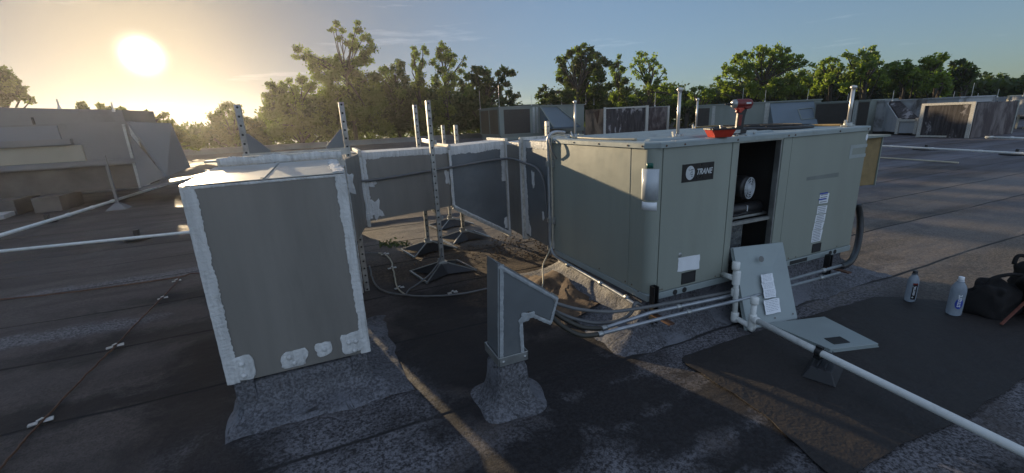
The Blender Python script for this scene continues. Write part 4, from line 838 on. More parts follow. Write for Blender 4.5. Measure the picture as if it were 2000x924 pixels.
for s, xx in ((1,-2.665), (-1,-1.897)): mb = MB(); mb.prism([(xx,1.957,1.456), (xx,1.957,1.62), (xx+s*0.02,1.957,1.62), (xx+s*0.16,1.957,1.475), (xx+s*0.16,1.957,1.456)], (0,0.012,0)); mb.build('gusset', MAT['duct_blue'], t, bevel=0.002)
# short post right behind the plenum and a lone lower strut beside the drop
q = PY(1069,262,2.3); t = tag(thing('strut_post', (q.x,2.3,0), 'short punched post standing behind the plenum at the corner of the green unit', 'strut post'))
mb = MB(); mb.box((-0.023,-0.023,0.0), (0.023,0.023,PY(1067,237,2.3).z)); o = mb.build('post', MAT['holes'], None, bevel=0.002, org=(0,0,0)); o.parent = t
# ================================================================== the green unit
t = UN = thing('rooftop_unit', (1.255,0.7,0.25), 'large grey green air conditioning unit in the middle, one service panel removed', 'rooftop unit')
H0z, H1z = 0.305, 1.398
PM = MAT['case']
b = MB(); b.box((0.02,0.22,H0z), (0.78,1.41,H1z)); b.box((0.09,0.02,H0z), (0.78,0.22,H1z)); b.box((1.40,0.02,H0z), (2.49,1.41,H1z)); b.box((0.78,0.80,H0z), (1.40,1.41,H1z)); b.box((0.78,0.02,H0z-0.001), (1.40,0.80,H0z+0.03)); b.build('inner_frame', MAT['dark'], t)
b = MB(); b.box((-0.002,0.235,H0z), (0.018,1.425,H1z)); b.build('side_panel', PM, t, bevel=0.003)
b = MB(); prof = [(0.0,0.229)]+[(0.075-0.075*math.cos(a*math.pi/16), 0.075-0.075*math.sin(a*math.pi/16)) for a in range(9)]+[(0.086,0.0)]
prof2 = [(0.088,0.018), (0.03,0.06), (0.018,0.228)]
b.prism([(x, y, H0z-0.0) for x, y in prof+prof2], (0,0,H1z-H0z)); o = b.build('corner_post', PM, t)
for a0, a1, nm in ((0.094,0.768,'front_panel'), (1.462,2.500,'service_panel')):
    b = MB(); b.box((a0,-0.002,H0z+0.002), (a1,0.018,H1z)); b.build(nm, PM, t, bevel=0.003)
for a0, a1 in ((0.774,0.838), (1.352,1.456)): b = MB(); b.box((a0,-0.004,H0z), (a1,0.018,H1z)); b.build('door_post', PM, t, bevel=0.003)
b = MB(); b.box((0.838,-0.001,H0z), (0.845,0.05,H1z-0.012)); b.box((1.335,0.004,H0z), (1.351,0.05,H1z-0.012)); b.box((0.838,0.0,H1z-0.012), (1.351,0.05,H1z)); b.build('door_frame', MAT['galv'], t)
b = MB(); b.box((2.503,0.0,H0z), (2.512,1.42,H1z)); b.box((0.02,1.412,H0z), (2.5,1.425,H1z)); b.build('rear_panel', PM, t)
# top cap with chamfered front left corner
def capring(e, z): return [(-0.02-e,1.45+e,z), (-0.02-e,0.07,z), (0.05,-0.02-e,z), (2.50,-0.02-e,z), (2.535+e,0.02,z), (2.535+e,1.45+e,z)]
mb = MB(); mb.v = [Vector(p) for p in capring(0,1.4)]+[Vector(p) for p in capring(0,1.432)]+[Vector(p) for p in capring(-0.008,1.441)]
for k in range(2):
    for i in range(6): mb.f.append((k*6+i, k*6+(i+1) % 6, (k+1)*6+(i+1) % 6, (k+1)*6+i))
mb.f += [(0,1,2,3,4,5), (12,13,14,15,16,17)]
mb.build('top_cap', MAT['case_top'], t)
for i in range(9):
    y = 0.16+0.145*i; b = MB()
    b.hexa([(0.10,y,1.4415), (1.45 if i < 7 else 2.3,y,1.4415), (1.45 if i < 7 else 2.3,y+0.055,1.4415), (0.10,y+0.055,1.4415)], [(0.12,y+0.010,1.456), (1.43 if i < 7 else 2.28,y+0.010,1.456), (1.43 if i < 7 else 2.28,y+0.045,1.456), (0.12,y+0.045,1.456)]); b.build('top_rib', MAT['case_top'], t)
b = MB(); b.lathe([(0.46,0), (0.46,0.02), (0.43,0.028), (0.40,0.012), (0.38,0.002)], (1.98,0.70,1.4415), 36); b.build('fan_opening', MAT['black'], t, True)
b = MB()
for rr in (0.36,0.28,0.20,0.12): b.tube([(1.98+rr*math.cos(a*math.pi/16), 0.70+rr*math.sin(a*math.pi/16), 1.474) for a in range(33)], 0.004, 5, False)
for a in range(8): b.tube([(1.98,0.70,1.478), (1.98+0.44*math.cos(a*math.pi/4), 0.70+0.44*math.sin(a*math.pi/4), 1.468)], 0.004, 5)
b.build('fan_guard', MAT['dark'], t)
b = MB(); b.box((-0.006,-0.008,0.250), (2.516,1.43,0.302)); b.build('base_rail', MAT['panel_blue'], t, bevel=0.004)
# cap screws, rail holes, recessed grips
b = MB()
for x in (0.10,0.27,0.80,1.38,1.46,2.05,2.46): b.lathe([(0.007,0), (0.006,0.004), (0.001,0.005)], (x,-0.021,1.415), 8, (0,-1,0))
for y in (0.09,0.25,0.62,1.0,1.35): b.lathe([(0.007,0), (0.006,0.004), (0.001,0.005)], (-0.021,y,1.415), 8, (-1,0,0))
for y, z in ((0.26,0.33), (0.18,0.33), (0.62,0.33), (0.10,0.30)): b.lathe([(0.007,0), (0.001,0.006)], (-0.003,y,z), 8, (-1,0,0))
for x, z in ((0.12,0.325), (0.14,0.325), (0.70,0.325), (1.60,0.325), (1.70,0.32), (2.30,0.325)): b.lathe([(0.006,0), (0.001,0.005)], (x,-0.003,z), 8, (0,-1,0))
b.split('screw', MAT['rust'], t)
for x in (0.268,0.365,2.20,2.27): b = MB(); b.lathe([(0.022,0), (0.022,0.003), (0.018,0.0035)], (x,-0.0085,0.277), 16, (0,-1,0)); b.build('rail_hole', MAT['dark'], t)
b = MB(); b.box((1.62,-0.0105,0.258), (1.86,-0.0085,0.292)); b.build('rail_slot', MAT['dark'], t)
def grip(c, w, h, par, up=(0,0,1), xd=(1,0,0), nn=(0,-1,0)):
    c = Vector(c); up = Vector(up); xd = Vector(xd); nn = Vector(nn); mb = MB()
    for a, e in ((-1,0), (1,0), (0,-1), (0,1)):
        p = c+xd*a*w/2+up*e*h/2; d = up*h/2*1.05 if a else xd*w/2*1.05; mb.bar(p-d, p+d, 0.010, 0.006, nn)
    mb.build('grip_frame', MAT['black'], par)
    mb = MB(); q = [c+xd*sx*w/2+up*sz*h/2+nn*0.0008 for sx, sz in ((-1,-1),(1,-1),(1,1),(-1,1))]; mb.prism(q, nn*0.001); mb.build('grip_recess', MAT['dark'], par)
grip((0.405,-0.003,0.372), 0.135, 0.085, UN); grip((1.985,-0.003,0.362), 0.115, 0.075, UN)
# badge
b = MB(); b.box((0.273,-0.0045,1.135), (0.59,-0.0022,1.268)); bd = b.build('name_plate', MAT['black_gl'], t, bevel=0.001)
b = MB(); b.prism([(0.352+0.043*math.cos(a*math.pi/16), -0.0047, 1.202+0.052*math.sin(a*math.pi/16)) for a in range(32)], (0,-0.0015,0)); b.build('emblem_disc', MAT['silver'], bd)
b = MB()
for i, (za, w_) in enumerate(((1.224,0.030), (1.207,0.022), (1.190,0.026), (1.175,0.020))): b.prism([(0.352+0.004*i-w_*0.5+0.01,-0.0064,za-0.005), (0.352+w_*0.5+0.012,-0.0064,za-0.005), (0.352+w_*0.5+0.015,-0.0064,za+0.005), (0.352-w_*0.2+0.012,-0.0064,za+0.005)], (0,-0.0006,0))
b.build('emblem_mark', simple('emblem_grey', (0.22,0.24,0.25), 0.4), bd)
text_mesh('lettering', 'TRANE', 0.060, MAT['silver'], bd, (0.412,-0.0052,1.184), (1,0,0), (0,0,1), 0.32, 0.0016, 0.0008, 0.82)
# papers and stickers on the case
def paper(name, px4, plane_y, mat, par, jag=0.0):
    pts = [PY(x, y, plane_y) for x, y in px4]; out = []
    for i in range(4):
        a, c = pts[i], pts[(i+1) % 4]
        for k in range(6):
            q = a.lerp(c, k/6); out.append(q+Vector((random.uniform(-jag,jag), 0, random.uniform(-jag,jag))))
    mb = MB(); mb.prism(out, (0,-0.0008,0)); return mb.build(name, mat, par)
def lines(par, x0, x1, z0, z1, n, y=-0.0048, col='black'):
    mb = MB()
    for i in range(n):
        z = z1-(z1-z0)*(i+0.5)/n; x = x0
        while x < x1-0.004:
            w_ = random.uniform(0.004,0.014); mb.box((x,y,z-(z1-z0)/n*0.22), (min(x+w_,x1),y+0.0006,z+(z1-z0)/n*0.18)); x += w_+0.003
    return mb.build('print', MAT['silver'] if col == 'silver' else simple('print_ink', (0.16,0.17,0.2), 0.5), par)
paper('paper_label', ((1325,504),(1367,497),(1365,525),(1323,531)), -0.0032, MAT['white'], UN, 0.003)
b = MB(); b.lathe([(0.018,0), (0.012,0.004), (0.004,0.005)], (0.305,-0.003,0.575), 14, (0,-1,0)); b.build('plugged_hole', MAT['galv'], t)
stk = [((1602,378),(1620,377),(1616,396),(1599,398)), ((1597,403),(1616,401),(1613,416),(1595,418)), ((1594,420),(1613,418),(1610,432),(1591,434)), ((1591,435),(1610,433),(1606,447),(1588,449)), ((1587,450),(1607,448),(1602,470),(1584,474))]
for i, q in enumerate(stk):
    o = paper('warning_label', q, -0.0032, MAT['white'], UN); a = PY(*q[0], -0.0032); c = PY(*q[2], -0.0032)
    lines(o, min(a.x,c.x)+0.012, max(a.x,c.x)-0.016, c.z+0.006, a.z-0.006, 7 if i == 4 else 4)
b = MB(); a = PY(1602,378,-0.0032); b.box((a.x-0.004,-0.0052,a.z-0.010), (a.x+0.108,-0.0042,a.z+0.003)); b.box((a.x-0.010,-0.0052,a.z-0.062), (a.x+0.096,-0.0042,a.z-0.050)); b.build('label_bar', MAT['blue'], t)
fad = simple('faded_print', (0.30,0.33,0.32), 0.45)
b = MB(); a = PY(1662,284,-0.003); c = PY(1690,306,-0.003); b.box((a.x,-0.0036,c.z), (a.x+0.035,-0.0026,a.z)); b.box((a.x+0.035,-0.0036,a.z-0.03), (c.x,-0.0026,a.z)); b.box((a.x+0.035,-0.0036,c.z), (c.x,-0.0026,c.z+0.03)); b.build('faded_sticker', fad, t)
b = MB(); a = PY(1693,268,-0.003); b.prism([(a.x+0.017*math.cos(k*math.pi/8), -0.0028, a.z+0.03*math.sin(k*math.pi/8)) for k in range(16)], (0,-0.001,0)); b.build('white_oval_sticker', MAT['white'], t)
b = MB(); a = PY(1575,353,-0.003); c = PY(1638,341,-0.003); b.prism([(a.x,-0.0026,a.z), (c.x,-0.0026,c.z-0.02), (c.x,-0.0026,c.z+0.02), (a.x,-0.0026,a.z+0.03)], (0,-0.0004,0)); b.build('scuff', simple('scuff_paint', (0.17,0.185,0.17), 0.5), t)
# pouch and stickers wrapped round the corner post
def wrapped(name, y_at, z0, z1, span0, span1, mat, n=8, e=0.003):
    mb = MB()
    arc = []
    for k in range(n+1):
        s_ = span0+(span1-span0)*k/n     # metres along the profile from the left face (negative y side) round to the front
        if s_ < 0: arc.append((0.0-e, 0.075-s_))
        elif s_ < 0.118: an = s_/0.075; arc.append((0.075-(0.075+e)*math.cos(an), 0.075-(0.075+e)*math.sin(an)))
        else: arc.append((0.075+s_-0.118, -e))
    for x, y in arc: mb.v += [Vector((x,y,z0)), Vector((x,y,z1))]
    for k in range(n): mb.f.append((2*k, 2*k+2, 2*k+3, 2*k+1))
    o = mb.build(name, mat, UN, True); m = o.modifiers.new('thick', 'SOLIDIFY'); m.thickness = 0.0015; return o
wrapped('document_pouch', 0, 1.03, 1.255, -0.03, 0.105, simple('pale_pouch', (0.50,0.53,0.55), 0.35))
wrapped('white_sticker', 0, 0.955, 1.015, -0.02, 0.098, MAT['white'])
wrapped('green_round_sticker', 0, 1.262, 1.298, 0.015, 0.062, MAT['green_st'])
# inside the open bay
b = MB(); b.box((0.79,0.10,0.745), (1.39,0.75,0.765)); b.box((0.845,0.03,0.715), (1.335,0.06,0.742)); b.build('shelf', MAT['galv'], t)
b = MB(); b.box((0.846,0.10,0.34), (1.10,0.13,0.70)); b.build('foil_panel', MAT['foil'], t)
b = MB(); b.box((0.79,0.60,0.77), (1.39,0.62,1.39)); b.build('back_liner', simple('fibreglass_liner', (0.045,0.042,0.04), 0.9, 0, 0.3, 10), t)
b = MB(); b.box((1.13,0.35,0.34), (1.35,0.38,0.70)); b.build('liner_board', simple('liner', (0.05,0.045,0.04), 0.7), t)
b = MB(); b.lathe([(0.095,0), (0.10,0.02), (0.10,0.26), (0.07,0.28)], (1.135,0.12,0.995), 24, (-0.25,0.97,0)); mo = b.build('blower_motor', MAT['black'], t, True)
b = MB(); c0 = Vector((1.14,0.112,0.995)); ax = Vector((0.25,-0.97,0)).normalized(); ux = Vector((0.97,0.25,0)).normalized()
for rr in (0.088,0.068,0.048): b.tube([c0+ux*rr*math.cos(a*math.pi/12)+Vector((0,0,rr*math.sin(a*math.pi/12)))+ax*(0.02-rr*0.1) for a in range(25)], 0.0045, 5, False)
for a in range(6): b.tube([c0+ax*0.014, c0+ux*0.09*math.cos(a*math.pi/3+.3)+Vector((0,0,0.09*math.sin(a*math.pi/3+.3)))+ax*0.01], 0.004, 5)
b.lathe([(0.035,0), (0.03,0.012), (0.005,0.015)], c0+ax*0.008, 14, ax); b.build('motor_grille', MAT['silver'], mo)
b = MB(); b.lathe([(0.05,0), (0.05,0.42)], (0.90,0.14,0.815), 14, (1,0,0)); b.box((0.86,0.10,0.765), (1.33,0.13,0.79)); b.tube([(0.88,0.09,0.86), (0.92,0.07,0.80), (0.99,0.08,0.78), (1.1,0.08,0.80)], 0.006, 6, smooth_n=5); b.build('wiring_tray', MAT['black'], t, True)
b = MB(); b.box((0.92,0.085,0.80), (0.93,0.10,0.83)); b.box((1.12,0.09,0.80), (1.13,0.10,0.85)); b.build('cable_clip', MAT['silver'], t)
# filter hatch at the right end
b = MB(); b.hexa([(2.516,0.12,0.86), (2.86,0.06,0.86), (2.86,0.75,0.86), (2.516,0.75,0.86)], [(2.516,0.12,1.32), (2.86,0.06,1.32), (2.86,0.75,1.32), (2.516,0.75,1.32)]); o = b.build('filter_hatch', MAT['wood'], t)
b = MB(); b.box((2.516,0.03,1.322), (2.95,0.8,1.34)); b.box((2.86,0.05,0.85), (2.875,0.76,1.32)); b.build('hatch_flange', MAT['far_case'], o)
t = thing('roof_curb', (1.25,0.7,0), 'mottled grey flashed curb under the large green unit', 'roof curb')
curb(t, 'flashing', MAT['mottled'], 0.03, 2.46, 0.05, 1.38, 0.247, 0.17, 0.02, (0.36,0.35,0.24,0.3), 0.016, 26)
# torn brown flashing beside the unit
mb = MB(); nx_, ny_ = 22, 30
for j in range(ny_+1):
    for i in range(nx_+1):
        u, v = i/nx_, j/ny_; x = -0.62+0.50*u-0.02*v+0.04*noise.noise(Vector((v*5,1,0))); y = 0.42+1.15*v
        z = 0.13*u*(0.35+0.65*math.sin(math.pi*min(1, v*1.05)))+0.045*noise.noise(Vector((x*7,y*4,1)))+0.02*noise.noise(Vector((x*19,y*15,4)))-0.025*(1-u)+0.05*max(0, math.sin(v*9+u*2))*u
        mb.v.append(Vector((x, y, max(z, -0.02))))
for j in range(ny_):
    for i in range(nx_): mb.f.append((j*(nx_+1)+i, j*(nx_+1)+i+1, (j+1)*(nx_+1)+i+1, (j+1)*(nx_+1)+i))
o = mb.build('torn_flashing', MAT['tarp'], smooth=True); tag(o, 'brown wrinkled torn roof flashing heaped against the left side of the unit curb', 'flashing')
# ================================================================== things on the unit
def air_rod(px, yb, yt, label, z=1.4425, r=0.010, at=None):
    c = GZ(px, yb, z) if at is None else Vector((*at, z)); 
    d = ray(px, yt); k = ((c.x-CAM.x)*d.x+(c.y-CAM.y)*d.y)/(d.x**2+d.y**2); zt_ = CAM.z+d.z*k
    t = thing('lightning_rod', tuple(c), label, 'lightning rod', 'lightning rods on the green unit')
    b = MB(); b.tube([c+Vector((0,0,0.015)), (c.x,c.y,zt_-0.015)], r, 10); b.build('rod', MAT['rod'], t, True)
    b = MB(); b.lathe([(0.003,-0.018), (r*1.5,-0.012), (r*1.85,0), (r*1.5,0.012), (0.003,0.018)], (c.x,c.y,zt_-0.012), 12); b.build('tip', MAT['rod'], t, True)
    b = MB(); b.box((c.x-0.06,c.y-0.03,c.z), (c.x+0.06,c.y+0.03,c.z+0.012)); b.lathe([(r*2.4,0), (r*2.2,0.03), (r*1.2,0.035)], c, 10); b.prism([(c.x-0.055,c.y-0.02,c.z+0.012), (c.x-0.035,c.y-0.02,c.z+0.012), (c.x-0.045,c.y-0.01,c.z+0.06), (c.x-0.055,c.y-0.01,c.z+0.05)], (0,0.02,0)); b.lathe([(0.012,0), (0.010,0.02)], (c.x+0.045,c.y,c.z+0.012), 8); b.build('clamp', MAT['galv'], t, bevel=0.002)
    return c
c1 = air_rod(1323,270,172,'lightning rod with round tip near the front left corner of the green unit', r=0.0125)
c2 = air_rod(1662,247,168,'thick pale lightning rod at the right end of the green unit', r=0.0155, at=(2.40,0.12))
c3 = air_rod(1120,265,197,'lightning rod at the back left corner of the green unit', at=(0.20,1.33), r=0.010)
c4 = air_rod(1402,255,190,'lightning rod behind the red tray on the green unit', at=(1.75,1.30), r=0.010)
def cable(name, label, pts, r, mat, n=8, j=0.0, cat='cable', group=None, parent=None):
    mb = MB(); P = rough_path(pts, n, j) if j else spline([Vector(p) for p in pts], n); mb.tube(P, r, 8); o = mb.build(name, MAT[mat], parent, smooth=True)
    if parent is None: tag(o, label, cat, group)
    return o
cable('lightning_cable', 'pale braided cable along the left edge of the unit top', [(0.10,0.30,1.452), (0.06,0.6,1.450), (0.07,0.95,1.451), (0.14,1.30,1.452), (0.3,1.33,1.462)], 0.008, 'old_cream', 8, 0.003)
cable('lightning_cable', 'tan braided cable along the unit top towards the thick pale rod', [(1.72,1.28,1.462), (1.95,1.18,1.470), (2.28,0.9,1.455), (2.42,0.5,1.452), (2.40,0.16,1.455)], 0.010, 'wood', 8, 0.003)
# red tray
c = GZ(1405,268,1.4425); 
t = thing('parts_tray', tuple(c), 'open red square parts tray with black rim on the unit top', 'tray')
ang = R_(-24); Mr = Matrix.Translation(c) @ Matrix.Rotation(ang, 4, 'Z')
def frus(mb, s0, s1, z0, z1): mb.hexa([(-s0,-s0,z0), (s0,-s0,z0), (s0,s0,z0), (-s0,s0,z0)], [(-s1,-s1,z1), (s1,-s1,z1), (s1,s1,z1), (-s1,s1,z1)])
mb = MB(); ro = [(0.072,0.002), (0.098,0.062)]
V4 = lambda s, z: [(-s,-s,z), (s,-s,z), (s,s,z), (-s,s,z)]
mb.v = [Vector(p) for p in V4(0.060,0.002)+V4(0.084,0.060)+V4(0.077,0.060)+V4(0.056,0.010)]
for k in range(3):
    for i in range(4): mb.f.append((k*4+i, k*4+(i+1) % 4, (k+1)*4+(i+1) % 4, (k+1)*4+i))
mb.f += [(0,1,2,3), (12,13,14,15)]; mb.xf(Mr); mb.build('tray', MAT['red'], t)
mb = MB()
for i in range(4):
    a = Vector(V4(0.084,0.062)[i]); d = Vector(V4(0.084,0.062)[(i+1) % 4]); mb.bar(a, d, 0.014, 0.012)
mb.xf(Mr); mb.build('rim', MAT['black'], t, bevel=0.002)
mb = MB(); mb.lathe([(0.008,0), (0.008,0.03), (0.012,0.034), (0.012,0.04)], (0.02,0.03,0.045), 8); mb.xf(Mr); mb.build('screw', MAT['galv'], t)
# impact driver
c = GZ(1447,262,1.4425); k_ = 0.97
t = thing('impact_driver', tuple(c), 'red and black cordless driver standing upright on the unit top', 'power tool')
fx = Vector((-0.95,0.31,0)).normalized(); fy = fx.cross(Vector((0,0,1)))
def DP(a, z, o=0.0): return c+fx*a*k_+fy*o*k_+Vector((0,0,z*k_))
def dprism(nm, pts, w_, mat, bev=0.006, par=None, sub=0):
    mb = MB(); mb.prism([DP(a, z, -w_/2) for a, z in pts], fy*w_*k_); return mb.build(nm, mat, par or t, bevel=bev, smooth=False)
mb = MB(); mb.lathe([(0.024,-0.085), (0.034,-0.075), (0.038,-0.045), (0.038,0.02), (0.036,0.05), (0.030,0.062)], DP(0.02,0.245), 20, fx); mb.build('motor_housing', MAT['red_dk'], t, True)
mb = MB(); mb.lathe([(0.036,0.050), (0.034,0.068), (0.022,0.082), (0.016,0.084)], DP(0.02,0.245), 20, fx); mb.build('nose', MAT['galv'], t, True)
mb = MB(); mb.lathe([(0.010,0.083), (0.012,0.095), (0.009,0.112), (0.004,0.114)], DP(0.02,0.245), 12, fx); mb.lathe([(0.005,0.110), (0.005,0.135)], DP(0.02,0.245), 8, fx); mb.build('chuck', MAT['black'], t, True)
dprism('rear_cap', [(-0.060,0.225), (-0.052,0.205), (-0.02,0.200), (0.01,0.212), (0.01,0.235), (-0.055,0.262), (-0.066,0.245)], 0.062, MAT['red_dk'])
dprism('trigger_guard', [(0.066,0.220), (0.070,0.205), (0.050,0.198), (0.046,0.175), (0.03,0.17), (-0.01,0.21), (0.0,0.225)], 0.046, MAT['red'])
dprism('trigger', [(0.060,0.198), (0.064,0.182), (0.054,0.168), (0.045,0.172), (0.045,0.198)], 0.022, MAT['red_dk'], 0.004)
dprism('grip', [(0.046,0.205), (0.050,0.14), (0.052,0.07), (0.056,0.04), (-0.012,0.035), (-0.010,0.08), (-0.014,0.14), (-0.028,0.205)], 0.042, MAT['black'], 0.012)
dprism('grip_inlay', [(0.042,0.16), (0.046,0.07), (0.018,0.07), (0.012,0.16)], 0.045, MAT['red_dk'], 0.004)
dprism('battery', [(0.085,0.040), (0.088,0.006), (-0.025,0.004), (-0.030,0.03), (-0.016,0.046), (0.06,0.048)], 0.070, MAT['black'], 0.006)
dprism('belt_clip', [(0.086,0.038), (0.086,0.010), (0.030,0.010), (0.030,0.038)], 0.076, MAT['galv'], 0.002)
mb = MB(); mb.box((-0.02,-0.001,-0.006), (0.02,0.001,0.006)); mb.xf(Matrix.Translation(DP(-0.02,0.248,-0.0385)) @ Matrix.Rotation(math.atan2(fx.y,fx.x), 4, 'Z')); mb.build('side_mark', MAT['silver'], t)
SCL = ('loose sheet metal screw left of the foot of the cordless driver', 'loose sheet metal screw under the battery of the cordless driver', 'loose sheet metal screw right of the foot of the cordless driver')
for i, xy in enumerate(((1436,266), (1456,266), (1474,262))):
    q = GZ(*xy, 1.443); mb = MB(); mb.lathe([(0.006,0), (0.006,0.035), (0.010,0.036), (0.009,0.042)], q+Vector((0,0,0.008)), 8, (0.9,0.3+0.3*i,0)); tag(mb.build('screw', MAT['galv']), SCL[i], 'screw', 'loose screws on the unit top')
# ================================================================== conduits and hoses
def cond(name, label, P, r, mat, n=7, cat='conduit'): return cable(name, label, P, r, mat, n, cat=cat)
t = thing('conduit_run', (0,1.45,0.2), 'grey conduit down the corner of the unit and along its left base', 'conduit')
mb = MB(); mb.tube(spline([Vector(p) for p in ((0.16,1.46,1.49), (0.04,1.455,1.50), (-0.030,1.455,1.45), (-0.035,1.455,1.30), (-0.035,1.455,0.60), (-0.035,1.45,0.36), (-0.035,1.38,0.262), (-0.04,1.2,0.245), (-0.045,0.75,0.235), (-0.05,0.28,0.225), (-0.052,0.10,0.215), (-0.030,-0.03,0.20))], 8), 0.016, 10); mb.build('pipe', MAT['conduit'], t, True)
for y in (1.1,0.55,0.2): mb = MB(); mb.lathe([(0.021,0), (0.022,0.02), (0.021,0.04)], (-0.047,y,0.238-0.012*(1.1-y)), 12, (0,-1,-0.02)); mb.build('coupling', MAT['galv'], t, True)
for z in (1.16,0.58): mb = MB(); mb.box((-0.03,1.385,z), (-0.002,1.525,z+0.07)); mb.box((-0.06,1.437,z+0.012), (-0.028,1.475,z+0.058)); mb.build('strap', MAT['galv'], t, bevel=0.003)
t = thing('conduit_run', (0,1.40,0.3), 'thin pale cable down the unit corner, curling over the torn brown flashing', 'cable')
mb = MB(); mb.tube(spline([Vector(p) for p in ((0.12,1.40,1.462), (0.02,1.405,1.47), (-0.028,1.405,1.40), (-0.026,1.405,0.9), (-0.03,1.41,0.45), (-0.08,1.40,0.30), (-0.22,1.28,0.20), (-0.36,1.02,0.13), (-0.50,0.85,0.08), (-0.60,0.82,0.04))], 8), 0.0065, 8); mb.build('pipe', MAT['old_cream'], t, True)
t = cond('flexible_conduit', 'grey flexible conduit across the duct run, bending down at the plenum', [PY(700,352,2.20)]+[V(A0,1.10)+dn*0.05+nf*0.035, V(A0,1.115)+dn*0.6+nf*0.03, V(A1,1.14)+Vector((0.05,-0.06,0)), Vector((-0.30,2.535,1.17)), Vector((-0.06,2.52,1.18)), Vector((-0.055,2.25,1.19)), Vector((-0.06,2.0,1.17)), Vector((-0.04,1.72,1.13)), Vector((-0.03,1.58,1.0)), Vector((-0.03,1.53,0.75)), Vector((-0.03,1.50,0.50)), Vector((-0.035,1.49,0.34)), Vector((-0.045,1.42,0.25))], 0.014, 'hose')
mb = MB(); mb.tube(spline([Vector(p) for p in ((0.0,1.43,1.44), (-0.05,1.40,1.43), (-0.055,1.34,1.33), (-0.02,1.32,1.25))], 7), 0.008, 8); tag(mb.build('flexible_conduit', MAT['hose'], smooth=True), 'short dark loop of conduit hanging at the top back corner of the unit', 'conduit')
# two rigid conduits along the front of the curb, with struts and flexible ends
for i, (ya, r_, pts) in enumerate(((-0.155,0.015,((1178,642),(1270,611),(1440,575),(1645,518))), (-0.235,0.0135,((1170,653),(1300,620),(1440,587),(1640,533))))):
    PP = [PY(x, y, ya) for x, y in pts]
    t = thing('conduit_run', (1.0,ya,PP[2].z), ('upper' if i == 0 else 'lower')+' of the two silver conduits along the front base of the unit', 'conduit')
    mb = MB(); mb.tube(PP, r_, 10); mb.build('pipe', MAT['conduit'], t, True)
    for k, (a_, c_) in enumerate(((PP[0],PP[1]), (PP[1],PP[2]), (PP[2],PP[3]))): mb = MB(); q = a_.lerp(c_, (0.02,0.3,0.8)[k]); mb.lathe([(r_*1.3,-0.02), (r_*1.5,-0.012), (r_*1.5,0.012), (r_*1.3,0.02)], q, 12, c_-a_); mb.build('coupling', MAT['galv'], t, True)
    HS = (HS if i else [])+[PP[0]]
cond('flexible_conduit', 'upper olive hose sagging from the upper silver conduit behind the gooseneck vent', [HS[0], PY(1140,640,-0.13), PY(1105,625,-0.08), PY(1075,605,0.0), PY(1055,590,0.05)], 0.017, 'hose_ol')
cond('flexible_conduit', 'lower olive hose sagging from the lower silver conduit behind the gooseneck vent', [HS[1], PY(1135,655,-0.22), PY(1100,638,-0.14), PY(1070,612,-0.02), PY(1050,595,0.04)], 0.017, 'hose_ol')
cond('flexible_conduit', 'long grey hose from behind the vent straight across the front of the curb', [PY(1085,592,0.0), PY(1130,604,-0.05), PY(1190,609,-0.10), PY(1250,602,-0.13), PY(1320,590,-0.14), PY(1390,577,-0.13), PY(1450,566,-0.11), PY(1545,545,-0.06)], 0.013, 'hose')
cond('flexible_conduit', 'grey hose looping under the front left corner of the unit', [PY(1080,606,0.02), PY(1120,622,-0.03), PY(1165,631,-0.07), PY(1205,627,-0.09), PY(1232,612,-0.09), PY(1242,592,-0.08), (-0.030,-0.03,0.20)], 0.013, 'hose')
cond('flexible_conduit', 'dark hose curving down at the right end of the unit', [PY(1642,521,-0.155), PY(1660,512,-0.12), PY(1672,490,-0.02), PY(1679,455,0.08), PY(1680,425,0.12), PY(1676,400,0.14)], 0.030, 'black')
for (x, ya) in ((0.02,-0.07), (2.10,-0.07)):
    t = tag(thing('strut_bracket', (x,ya,0.05), 'upright black strut at the '+('front left corner' if x < 1 else 'right part')+' of the unit base holding the conduits', 'strut bracket'))
    mb = MB(); mb.box((x-0.035,ya-0.02,0.10), (x-0.028,ya+0.03,0.40 if x < 1 else 0.29)); mb.box((x+0.002,ya-0.02,0.10), (x+0.009,ya+0.03,0.40 if x < 1 else 0.29)); mb.box((x-0.028,ya+0.022,0.10), (x+0.002,ya+0.03,0.40 if x < 1 else 0.29)); mb.build('channel', MAT['black'], t)
    mb = MB(); mb.box((x-0.04,-0.26,0.168), (x+0.01,-0.06,0.18)); mb.build('arm', MAT['rust'], t)
# ================================================================== drain of white plastic pipe
Yd = -0.20
t = thing('drain_pipe', (0.70,Yd,0), 'white plastic drain trap with long sloping pipe in front of the unit', 'drain pipe')
T1 = PY(1438,545,-0.20); T1t = PY(1438,515,-0.20); E1 = PY(1435,618,-0.235)
C1 = GZ(1468,640,0.03); C1t = Vector((C1.x, C1.y, 0)); dd_ = ray(1466,583); kk = ((C1.x-CAM.x)*dd_.x+(C1.y-CAM.y)*dd_.y)/(dd_.x**2+dd_.y**2); C1t.z = CAM.z+dd_.z*kk
R0 = 0.0225
mb = MB(); mb.tube([PY(1411,535,-0.003), (T1.x-0.005,Yd,T1.z)], R0*0.95, 14); mb.build('stub', MAT['pvc'], t, True)
mb = MB(); mb.tube([T1t, T1, E1], R0*0.92, 14); mb.tube(spline([E1+Vector((0,0,0.01)), E1+Vector((0.01,-0.01,-0.02)), E1.lerp(C1, 0.25)+Vector((0,0,-0.005)), C1+Vector((0,0,0.005))], 6), R0*0.95, 14); mb.build('trap_pipe', MAT['pvc'], t, True)
